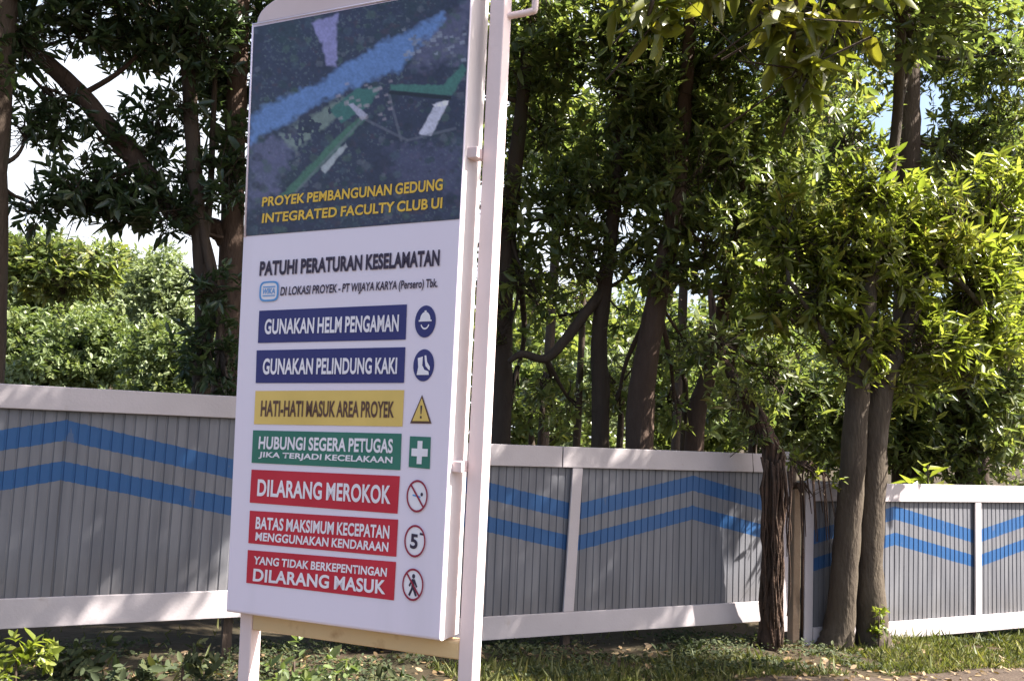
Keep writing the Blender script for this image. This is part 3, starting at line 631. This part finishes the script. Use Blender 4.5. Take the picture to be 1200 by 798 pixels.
# ------------------------------------------------ far trees beyond the left fence
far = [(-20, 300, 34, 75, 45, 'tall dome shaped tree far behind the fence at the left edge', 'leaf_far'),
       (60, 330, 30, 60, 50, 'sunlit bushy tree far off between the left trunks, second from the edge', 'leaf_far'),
       (135, 325, 38, 55, 45, 'pale far tree under the slanting limb, top at its lowest leaves', 'leaf_pale_hazy'),
       (195, 330, 33, 45, 55, 'pale green far tree left of the slender trunk', 'leaf_pale_hazy'),
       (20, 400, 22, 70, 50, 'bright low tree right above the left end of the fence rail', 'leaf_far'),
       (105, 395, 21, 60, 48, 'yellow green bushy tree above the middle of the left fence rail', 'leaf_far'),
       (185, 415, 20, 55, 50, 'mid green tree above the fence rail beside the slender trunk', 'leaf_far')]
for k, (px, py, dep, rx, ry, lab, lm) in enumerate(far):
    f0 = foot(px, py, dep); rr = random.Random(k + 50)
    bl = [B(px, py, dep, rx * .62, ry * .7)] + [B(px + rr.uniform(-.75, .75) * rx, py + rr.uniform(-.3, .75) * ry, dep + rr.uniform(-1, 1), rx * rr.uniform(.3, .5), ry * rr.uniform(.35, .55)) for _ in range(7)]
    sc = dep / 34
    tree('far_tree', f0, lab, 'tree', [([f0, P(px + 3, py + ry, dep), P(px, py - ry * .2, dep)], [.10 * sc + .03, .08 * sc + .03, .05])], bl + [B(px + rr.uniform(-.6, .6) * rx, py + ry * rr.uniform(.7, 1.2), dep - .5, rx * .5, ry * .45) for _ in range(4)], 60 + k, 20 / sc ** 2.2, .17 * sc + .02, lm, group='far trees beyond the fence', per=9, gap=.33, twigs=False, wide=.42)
f0 = foot(75, 310, 27)
tree('shade_tree', f0, 'dark spreading tree in shade behind the bright far trees, under the sky gap', 'tree',
     [([f0, P(72, 350, 27), P(70, 300, 27)], [.14, .10, .06])], [B(45, 298, 27, 42, 24), B(100, 300, 27, 44, 26), B(75, 325, 27, 60, 26), B(20, 320, 27, 30, 24)], 71, 9, .26, 'leaf_dark', gap=.36, wide=.35)
f0 = foot(30, 440, 9.5)
tree('shrub', f0, 'pale grey green rounded shrub peeping over the left fence rail', 'shrub', [([f0, P(28, 450, 9.5)], [.04, .02])], [B(28, 446, 9.5, 28, 16)], 72, 160, .07, 'leaf_pale_hazy', gap=.25, twigs=False)

# ================================================================== TREES BEHIND THE FENCE, RIGHT
GR = 'trees standing behind the middle fence'
f0 = foot(589, 500, 12)
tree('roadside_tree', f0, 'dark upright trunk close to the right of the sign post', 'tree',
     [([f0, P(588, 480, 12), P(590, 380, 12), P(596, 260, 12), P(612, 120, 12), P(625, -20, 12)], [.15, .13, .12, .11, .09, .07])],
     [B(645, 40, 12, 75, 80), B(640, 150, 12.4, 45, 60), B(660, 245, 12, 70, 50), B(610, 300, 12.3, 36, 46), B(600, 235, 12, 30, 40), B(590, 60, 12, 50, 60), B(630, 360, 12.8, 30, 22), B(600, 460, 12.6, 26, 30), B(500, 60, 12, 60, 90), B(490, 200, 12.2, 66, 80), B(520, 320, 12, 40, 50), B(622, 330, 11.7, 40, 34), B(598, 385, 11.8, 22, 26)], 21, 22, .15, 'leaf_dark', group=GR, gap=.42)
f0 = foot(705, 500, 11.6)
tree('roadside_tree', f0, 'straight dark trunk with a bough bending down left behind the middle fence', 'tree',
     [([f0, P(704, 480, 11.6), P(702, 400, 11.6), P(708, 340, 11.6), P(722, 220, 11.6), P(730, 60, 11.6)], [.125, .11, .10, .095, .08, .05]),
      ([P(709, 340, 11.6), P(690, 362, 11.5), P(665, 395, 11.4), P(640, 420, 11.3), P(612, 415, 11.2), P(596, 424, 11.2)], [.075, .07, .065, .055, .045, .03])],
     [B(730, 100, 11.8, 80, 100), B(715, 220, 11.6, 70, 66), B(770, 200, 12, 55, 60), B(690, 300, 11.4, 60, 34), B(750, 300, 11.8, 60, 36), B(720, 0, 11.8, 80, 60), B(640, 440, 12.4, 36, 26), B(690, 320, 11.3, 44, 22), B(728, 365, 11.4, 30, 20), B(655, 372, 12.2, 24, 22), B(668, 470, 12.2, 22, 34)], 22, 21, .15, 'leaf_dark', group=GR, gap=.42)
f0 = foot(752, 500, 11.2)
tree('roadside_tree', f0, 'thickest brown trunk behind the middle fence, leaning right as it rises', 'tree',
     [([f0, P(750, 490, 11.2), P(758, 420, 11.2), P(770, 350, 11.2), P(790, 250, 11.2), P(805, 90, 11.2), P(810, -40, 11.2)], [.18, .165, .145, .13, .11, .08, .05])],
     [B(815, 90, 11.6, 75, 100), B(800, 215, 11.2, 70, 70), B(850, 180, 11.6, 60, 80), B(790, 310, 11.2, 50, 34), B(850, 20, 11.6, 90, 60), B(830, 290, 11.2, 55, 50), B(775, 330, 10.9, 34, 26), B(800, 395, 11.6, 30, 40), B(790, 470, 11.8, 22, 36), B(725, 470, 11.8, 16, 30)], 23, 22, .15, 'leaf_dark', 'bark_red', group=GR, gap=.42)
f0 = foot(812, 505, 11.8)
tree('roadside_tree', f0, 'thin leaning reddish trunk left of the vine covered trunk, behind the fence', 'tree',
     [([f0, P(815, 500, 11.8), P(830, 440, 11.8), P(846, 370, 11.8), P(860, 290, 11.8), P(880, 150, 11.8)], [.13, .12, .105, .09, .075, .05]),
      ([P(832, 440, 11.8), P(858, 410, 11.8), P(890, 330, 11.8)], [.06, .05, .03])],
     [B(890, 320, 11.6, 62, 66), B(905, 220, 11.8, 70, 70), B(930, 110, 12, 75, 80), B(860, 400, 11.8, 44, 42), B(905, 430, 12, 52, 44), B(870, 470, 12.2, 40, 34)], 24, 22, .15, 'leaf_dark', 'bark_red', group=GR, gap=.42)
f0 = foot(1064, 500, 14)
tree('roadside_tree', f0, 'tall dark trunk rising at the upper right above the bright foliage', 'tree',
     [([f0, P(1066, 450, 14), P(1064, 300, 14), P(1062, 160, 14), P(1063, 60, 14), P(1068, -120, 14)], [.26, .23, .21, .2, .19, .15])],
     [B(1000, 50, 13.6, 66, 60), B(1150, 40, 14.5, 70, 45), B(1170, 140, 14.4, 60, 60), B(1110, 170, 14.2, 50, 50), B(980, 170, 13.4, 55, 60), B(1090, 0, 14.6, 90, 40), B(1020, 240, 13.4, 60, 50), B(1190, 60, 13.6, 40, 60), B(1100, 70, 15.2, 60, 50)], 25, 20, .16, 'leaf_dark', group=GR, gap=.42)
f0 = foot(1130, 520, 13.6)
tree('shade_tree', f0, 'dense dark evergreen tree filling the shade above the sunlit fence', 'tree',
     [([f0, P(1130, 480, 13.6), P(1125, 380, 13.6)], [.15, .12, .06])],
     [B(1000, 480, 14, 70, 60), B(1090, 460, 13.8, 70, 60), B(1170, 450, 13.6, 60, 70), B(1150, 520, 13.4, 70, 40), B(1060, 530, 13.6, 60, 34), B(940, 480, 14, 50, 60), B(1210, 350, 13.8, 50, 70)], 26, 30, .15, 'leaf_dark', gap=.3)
for k, (px, py, dep, rx, ry, lab) in enumerate([(632, 470, 15, 40, 44, 'dark leafy understory shrub between the sign post and the straight dark trunk'),
        (725, 455, 15.5, 34, 50, 'dark leafy understory shrub between the two middle trunks'), (800, 440, 15, 44, 60, 'dark leafy understory shrub behind the thin leaning trunk'),
        (880, 440, 14.5, 40, 60, 'dark leafy understory shrub behind the crooked vine trunk'), (680, 350, 15.5, 46, 30, 'small dark tree crown hanging over the bough of the straight trunk')]):
    f0 = foot(px, py, dep); rr = random.Random(k + 30)
    bl = [B(px + rr.uniform(-.6, .6) * rx, py + rr.uniform(-.7, .7) * ry, dep + rr.uniform(-.6, .6), rx * rr.uniform(.4, .6), ry * rr.uniform(.35, .5)) for _ in range(6)]
    tree('understory_shrub', f0, lab, 'shrub', [([f0, P(px + 3, py + ry * .5, dep), P(px, py, dep)], [.07, .05, .03])], bl, 130 + k, 28, .16, 'leaf_dark', group='shrubs in the shade behind the middle fence', gap=.42)
# back row, beyond the trunks
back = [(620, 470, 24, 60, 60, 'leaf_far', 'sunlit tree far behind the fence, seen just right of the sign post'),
        (700, 455, 27, 60, 55, 'leaf_pale_hazy', 'pale far tree seen on both sides of the straight dark trunk'),
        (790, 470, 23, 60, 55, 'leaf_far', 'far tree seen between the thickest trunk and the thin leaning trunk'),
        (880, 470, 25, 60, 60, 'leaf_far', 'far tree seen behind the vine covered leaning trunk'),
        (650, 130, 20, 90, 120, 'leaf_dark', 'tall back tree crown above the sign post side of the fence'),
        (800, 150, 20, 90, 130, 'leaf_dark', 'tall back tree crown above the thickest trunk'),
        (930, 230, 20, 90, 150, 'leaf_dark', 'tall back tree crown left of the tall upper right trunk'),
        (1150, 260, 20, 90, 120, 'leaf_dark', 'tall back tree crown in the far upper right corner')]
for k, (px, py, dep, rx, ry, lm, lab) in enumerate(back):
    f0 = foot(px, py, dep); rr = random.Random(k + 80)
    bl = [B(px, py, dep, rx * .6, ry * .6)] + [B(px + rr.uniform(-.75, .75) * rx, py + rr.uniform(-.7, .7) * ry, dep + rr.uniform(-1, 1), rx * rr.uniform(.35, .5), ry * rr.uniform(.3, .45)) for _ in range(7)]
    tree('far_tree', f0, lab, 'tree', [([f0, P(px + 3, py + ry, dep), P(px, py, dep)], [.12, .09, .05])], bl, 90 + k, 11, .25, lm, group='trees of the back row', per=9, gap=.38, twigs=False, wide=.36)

rs = np.random.RandomState(77); wb = []
for k in range(190):
    px = rs.uniform(-80, 260) if k < 45 else rs.uniform(520, 1300) if k < 150 else rs.uniform(285, 520); dep = rs.uniform(42, 62); wb.append(B(px, 470 + px * .035 - rs.uniform(-20, 165 - abs(px) * .1 if px < 270 else 135), dep, rs.uniform(36, 62), rs.uniform(30, 50)))
for wl, wm, lab in ((wb[:45], 'leaf_pale_hazy', 'far off pale green wood closing the view at the left'), (wb[45:], 'leaf_dark', 'far off dark green wood closing the view behind the middle and right trees')):
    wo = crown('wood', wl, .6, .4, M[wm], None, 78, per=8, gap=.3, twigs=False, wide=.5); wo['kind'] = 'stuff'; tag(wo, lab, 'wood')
# ================================================================== TREES IN FRONT OF THE FENCE
D0 = 0.42
f0 = on_fence(8.05, 0.30); dp = FW @ (f0 - EYE)
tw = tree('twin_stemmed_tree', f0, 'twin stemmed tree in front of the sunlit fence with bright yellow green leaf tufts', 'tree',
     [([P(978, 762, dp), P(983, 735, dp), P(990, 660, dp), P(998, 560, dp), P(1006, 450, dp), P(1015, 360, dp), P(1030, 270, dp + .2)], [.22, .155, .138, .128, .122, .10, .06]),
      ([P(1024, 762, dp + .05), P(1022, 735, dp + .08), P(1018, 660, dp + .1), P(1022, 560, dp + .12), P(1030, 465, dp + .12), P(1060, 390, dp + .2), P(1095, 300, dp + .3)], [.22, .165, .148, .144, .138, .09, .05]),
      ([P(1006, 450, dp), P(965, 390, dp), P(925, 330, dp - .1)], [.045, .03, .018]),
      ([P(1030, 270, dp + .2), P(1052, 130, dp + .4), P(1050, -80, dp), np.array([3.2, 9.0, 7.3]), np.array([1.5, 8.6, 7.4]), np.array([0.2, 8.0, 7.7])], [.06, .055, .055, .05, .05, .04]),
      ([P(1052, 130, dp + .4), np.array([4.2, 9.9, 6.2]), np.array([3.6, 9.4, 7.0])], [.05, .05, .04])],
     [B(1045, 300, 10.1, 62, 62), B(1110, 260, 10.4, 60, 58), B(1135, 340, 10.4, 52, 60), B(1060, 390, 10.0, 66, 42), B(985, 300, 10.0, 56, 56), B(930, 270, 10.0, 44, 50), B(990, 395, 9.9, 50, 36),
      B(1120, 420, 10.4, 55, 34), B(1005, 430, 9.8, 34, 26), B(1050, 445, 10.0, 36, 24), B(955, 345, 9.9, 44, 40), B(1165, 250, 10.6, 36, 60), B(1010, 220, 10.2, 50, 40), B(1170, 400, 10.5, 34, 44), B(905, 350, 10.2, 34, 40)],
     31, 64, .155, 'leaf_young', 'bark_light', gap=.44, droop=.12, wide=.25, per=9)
hi = [((3.4, 9.3, 6.9), (1.5, 1.3, 1.2)), ((1.7, 8.7, 7.3), (1.5, 1.3, 1.1)), ((0.2, 8.0, 7.7), (1.5, 1.2, 1.0)), ((-1.2, 7.4, 8.0), (1.3, 1.0, .9)), ((3.2, 8.4, 8.6), (1.6, 1.2, .9))]  # unseen high clumps, added to cast shade on the fence
crown('shade_crown', hi, 26, .16, M['leaf_dark'], tw, 33, gap=.40)
# vine covered leaning trunk
f0 = on_fence(6.98, 0.35); dv = FW @ (f0 - EYE)
vt = root('vine_covered_trunk', tuple(f0), 'crooked trunk wrapped in hanging brown vines, standing at the gap in the fence', 'tree')
rnd = random.Random(5); path = [P(903, 768, dv), P(904, 700, dv), P(907, 620, dv), P(908, 545, dv), P(900, 515, dv), P(882, 478, dv + .05), P(858, 440, dv + .15), P(838, 400, dv + .3), P(832, 340, dv + .5)]
pr_ = [.10, .088, .085, .088, .075, .06, .045, .035, .025]; p_, r_ = spline(path, pr_, 6); mb = MB(); mb.tube(p_, r_, 12, .12, 0, rnd); local(mb, vt).build('trunk', M['vine'], vt, True)
for k in range(16):
    ph = rnd.uniform(0, 6.28); w = rnd.uniform(.5, 1.6) * rnd.choice((-1, 1)); rr = rnd.uniform(.012, .024); n0 = rnd.randint(0, 6); n1_ = rnd.randint(30, len(p_) - 1); pts = []
    for j in range(n0, n1_):
        a = ph + w * j * .12; pts.append(p_[j] + np.array([cos(a), sin(a), .25 * sin(a * 1.7)]) * (r_[j] + rr * .3 + .015 * sin(j * .9 + k)))
    mb = MB(); mb.tube(pts, [rr] * len(pts), 6, .2, 0, rnd); local(mb, vt).build('vine', M['vine'], vt, True)
for k in range(18):
    x = rnd.uniform(888, 928); y0 = rnd.uniform(535, 560); y1 = rnd.uniform(640, 750); d_ = dv - rnd.uniform(.08, .16)
    pts = [P(x + rnd.uniform(-3, 3), y0 + (y1 - y0) * t, d_) for t in np.linspace(0, 1, 7)]; mb = MB(); mb.tube(pts, list(np.linspace(.014, .005, 7)), 5, .2, 0, rnd); local(mb, vt).build('hanging_root', M['vine'], vt, True)
crown('foliage', [B(890, 500, dv, 26, 20), B(912, 535, dv, 22, 12), B(862, 455, dv, 34, 30), B(842, 400, dv + .2, 36, 34), B(880, 520, dv, 16, 12)], 100, .10, M['leaf_dark'], vt, 35, per=7, gap=.4)
# creeper over the gap
f0 = on_fence(7.5, 0.15); dc = FW @ (f0 - EYE)
cr = root('creeper', tuple(f0), 'leafy creeper with dead stems hanging over the gap between two fence runs', 'plant')
mb = MB()
for k in range(8):
    x = rnd.uniform(935, 985); mb.tube([P(930 + k * 3, 540, dc), P(x, 552 + k, dc - .05), P(x + rnd.uniform(0, 8), 600 + rnd.uniform(0, 45), dc - .04)], [.012, .01, .004], 5)
mb.tube([P(940, 750, dc + .1), P(941, 650, dc + .02), P(938, 560, dc), P(925, 535, dc)], [.012, .012, .011, .01], 6)
local(mb, cr).build('stem', M['vine'], cr, True)
crown('foliage', [B(950, 548, dc, 26, 9), B(975, 562, dc, 16, 10), B(930, 538, dc, 14, 9)], 170, .09, M['leaf_young'], cr, 36, per=6, gap=.42)
# broad leaved young plant behind the right fence
def rosette(name, base, label, cat, hgt, n, L, wd, material, seed, topz=None, group=None):
    r = root(name, tuple(base), label, cat, group); rs = np.random.RandomState(seed); mb = MB()
    mb.tube([(0, 0, 0), (0.02, 0, hgt * .5), (0, 0.02, hgt)], [.02, .016, .01], 7); mb.build('stem', M['bark_light'], r)
    a = rs.uniform(0, 6.28, n); el = rs.uniform(-.1, 1.1, n); d = np.stack([np.cos(a) * np.cos(el), np.sin(a) * np.cos(el), np.sin(el)], 1)
    pos = np.stack([rs.normal(0, .02, n), rs.normal(0, .02, n), hgt * (1 - .35 * rs.uniform(0, 1, n) ** 1.5)], 1)
    LL = L * rs.uniform(.6, 1.15, n); v, f = leaf_arrays(pos, d, np.tile([0, 0, 1.0], (n, 1)) + rs.normal(size=(n, 3)) * .3, LL, LL * wd, .3)
    quads_obj('leaves', v, f, M[material], r); return r
f0 = foot(1088, 560, 12.3); rosette('broad_leaved_plant', f0, 'bright green broad leaved young plant rising above the right fence rail', 'plant', at(1088, 545, 12.3)[2] - f0[2], 20, .42, .34, 'leaf_young', 3)
# overhanging roadside tree at the right, outside the frame; its bough hangs in at the top
f0 = np.array([5.6, 5.2, ground(5.6, 5.2)])
oh = tree('overhanging_tree', f0, 'large leaved bough hanging in at the top of the picture from a roadside tree', 'tree',
     [([f0, (5.5, 5.2, 2.0), (5.2, 5.3, 4.6), (4.4, 5.3, 6.0), (3.0, 5.2, 6.6)], [.2, .17, .14, .10, .06]),
      ([(4.4, 5.3, 6.0), (3.0, 5.8, 5.0), P(960, -60, 6.0), P(930, 30, 6.0)], [.06, .05, .03, .012]),
      ([(3.0, 5.2, 6.6), (1.6, 5.6, 5.6), P(790, -70, 6.0), P(760, 20, 6.0)], [.05, .04, .025, .012])],
     [B(905, 35, 6.0, 40, 40), B(985, 30, 6.1, 46, 42), B(940, 85, 6.0, 34, 26), B(750, 15, 6.2, 45, 28), B(1035, -40, 6.0, 40, 40), B(840, -30, 6.1, 60, 26), ((2.2, 4.0, 6.3), (.8, .6, .6))],  # last clump is unseen, added to shade the sign top
     41, 26, .21, 'leaf_big', gap=.42, per=8, droop=.35, upb=-.35, wide=.36)

hi = [((.8, 5.8, 7.0), (1.1, .8, .8)), ((1.9, 6.3, 7.1), (1.1, .8, .9)), ((2.9, 6.7, 7.2), (1.0, .8, .9)), ((-.3, 5.4, 7.2), (1.0, .7, .7)), ((5.4, 7.8, 7.0), (.9, .7, .9)), ((6.3, 8.2, 7.2), (.9, .65, .9)), ((7.1, 8.5, 7.5), (.9, .6, .9)), ((4.7, 7.6, 6.8), (.8, .6, .7)), ((1.6, 3.7, 5.9), (.7, .5, .6)), ((6.3, 6.9, 7.0), (.9, .6, .8)), ((7.2, 7.1, 7.1), (.9, .6, .8)), ((8.1, 7.4, 7.3), (.9, .6, .8))]  # unseen clumps, placed towards the sun to shade fence, ground and sign top
crown('shade_crown', hi, 15, .17, M['leaf_dark'], oh, 34, gap=.49)
mb = MB()  # limbs added to carry the unseen shading clumps
for pts in ([(4.4, 5.3, 6.0), (3.9, 6.4, 6.8), (2.7, 7.2, 7.0), (.5, 6.4, 7.2)], [(5.2, 5.3, 4.6), (5.8, 7.2, 6.2), (6.5, 8.8, 7.1)]):
    p_, r_ = spline(pts, [.09, .07, .05, .03][:len(pts)], 6); mb.tube(p_, r_, 8, .05)
local(mb, oh).build('bough', M['bark'], oh, True)

# ================================================================== LOW PLANTS, GRASS, LITTER
low = [(20, 770, 5.6, 38, 26, 'leaf_young', 'sunlit yellow green shrub in the lower left corner', 60),
       (85, 765, 6.2, 40, 22, 'leaf_ground', 'dark leafy weed below the left fence rail', 61),
       (150, 785, 5.4, 40, 20, 'leaf_ground', 'low dark weed with a few sunlit leaves left of the sign', 62),
       (215, 775, 5.8, 34, 22, 'leaf_ground', 'dark weed close to the left sign post', 63),
       (345, 775, 5.4, 40, 26, 'leaf_far', 'green shrub with shiny leaves seen under the sign', 64),
       (395, 785, 5.7, 26, 22, 'leaf_far', 'small bright shrub under the sign, right of the shiny one', 65),
       (470, 800, 6.2, 40, 14, 'leaf_ground', 'dark low weed under the right half of the sign', 66),
       (700, 775, 8.3, 40, 9, 'leaf_ground', 'flat dark weed below the middle fence post', 67),
       (800, 765, 8.9, 40, 9, 'leaf_ground', 'flat dark weed below the middle fence run, right of its post', 68),
       (1030, 722, 9.7, 8, 20, 'leaf_young', 'small green shoots growing at the foot of the twin stems', 69)]
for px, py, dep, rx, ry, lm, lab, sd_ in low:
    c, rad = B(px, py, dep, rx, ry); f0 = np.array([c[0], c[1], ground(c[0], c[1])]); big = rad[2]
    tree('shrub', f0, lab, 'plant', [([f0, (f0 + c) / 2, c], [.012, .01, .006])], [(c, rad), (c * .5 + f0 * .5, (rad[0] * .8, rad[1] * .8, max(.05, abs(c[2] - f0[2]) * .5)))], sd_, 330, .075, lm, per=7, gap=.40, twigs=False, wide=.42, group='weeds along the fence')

def scatter(name, n, s0, s1, d0, d1, seed, thr):
    rs = np.random.RandomState(seed); s = rs.uniform(s0, s1, n); D = rs.uniform(d0, d1, n); p = np.stack([s, D, s * 0], 1)
    k = clumpy(p * 1.3, rs) > thr; s, D = s[k], D[k]; x = P0[0] + FD[0] * s + FN[0] * D; y = P0[1] + FD[1] * s + FN[1] * D
    return np.stack([x, y, gz(x, y)], 1), rs
V = []; Fc = []; o_ = 0
for n, s0, s1, d0, d1, sd_, thr in ((36000, 7.6, 16, -.2, 1.42, 1, .22), (9000, 3.0, 8.0, .5, 1.4, 2, .42), (3500, -4, 4, .1, 2.3, 3, .5), (1500, -5, 12, -1.5, -.1, 4, .4)):
    pos, rs = scatter('grass', n, s0, s1, d0, d1, sd_, thr); m = len(pos); a = rs.uniform(0, 6.28, m); el = rs.uniform(.5, 1.45, m)
    d = np.stack([np.cos(a) * np.cos(el), np.sin(a) * np.cos(el), np.sin(el)], 1); L = rs.uniform(.02, .075, m) * (1 + (rs.uniform(0, 1, m) > .93) * 1.2)
    v, f = leaf_arrays(pos, d, unit(rs.normal(size=(m, 3))), L, L * 0 + .006, .3); V.append(v); Fc.append(f + o_); o_ += len(v)
o = quads_obj('grass', np.concatenate(V), np.concatenate(Fc), M['grass']); o['kind'] = 'stuff'; tag(o, 'short patchy grass on the verge in front of the fences', 'grass')
V = []; Fc = []; o_ = 0
for n, s0, s1, d0, d1, sd_, thr in ((3800, -5, 7.4, -.35, 1.2, 21, .42), (700, 7.4, 15, -.3, .3, 22, .5)):
    pos, rs = scatter('cover', n, s0, s1, d0, d1, sd_, thr); m = len(pos); hgt = rs.uniform(.01, .09, m); per = 6
    pos = np.repeat(pos, per, 0); hgt = np.repeat(hgt, per); a = rs.uniform(0, 6.28, m * per); el = rs.uniform(-.2, .9, m * per)
    d = np.stack([np.cos(a) * np.cos(el), np.sin(a) * np.cos(el), np.sin(el)], 1); L = rs.uniform(.02, .055, m * per)
    v, f = leaf_arrays(pos + np.stack([rs.normal(0, .03, m * per), rs.normal(0, .03, m * per), hgt * rs.uniform(.4, 1, m * per)], 1), d, unit(np.array([0, 0, 1.0]) + rs.normal(size=(m * per, 3)) * .4), L, L * .5, .2); V.append(v); Fc.append(f + o_); o_ += len(v)
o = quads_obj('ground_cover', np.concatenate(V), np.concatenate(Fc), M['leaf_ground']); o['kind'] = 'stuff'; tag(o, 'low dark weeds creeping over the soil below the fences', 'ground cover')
pos, rs = scatter('litter', 7500, -5, 14, -.3, 4.0, 9, .38); m = len(pos); a = rs.uniform(0, 6.28, m)
d = np.stack([np.cos(a), np.sin(a), rs.uniform(-.1, .35, m)], 1); L = rs.uniform(.02, .085, m)
v, f = leaf_arrays(pos + np.array([0, 0, .012]), d, np.array([0, 0, 1.0]) + rs.normal(size=(m, 3)) * .5, L, L * .45, -.1)
o = quads_obj('fallen_leaves', v, f, M['litter']); o['kind'] = 'stuff'; tag(o, 'dry fallen leaves scattered over soil, grass and path', 'leaf litter')

print('LEAVES', LEAVES[0])
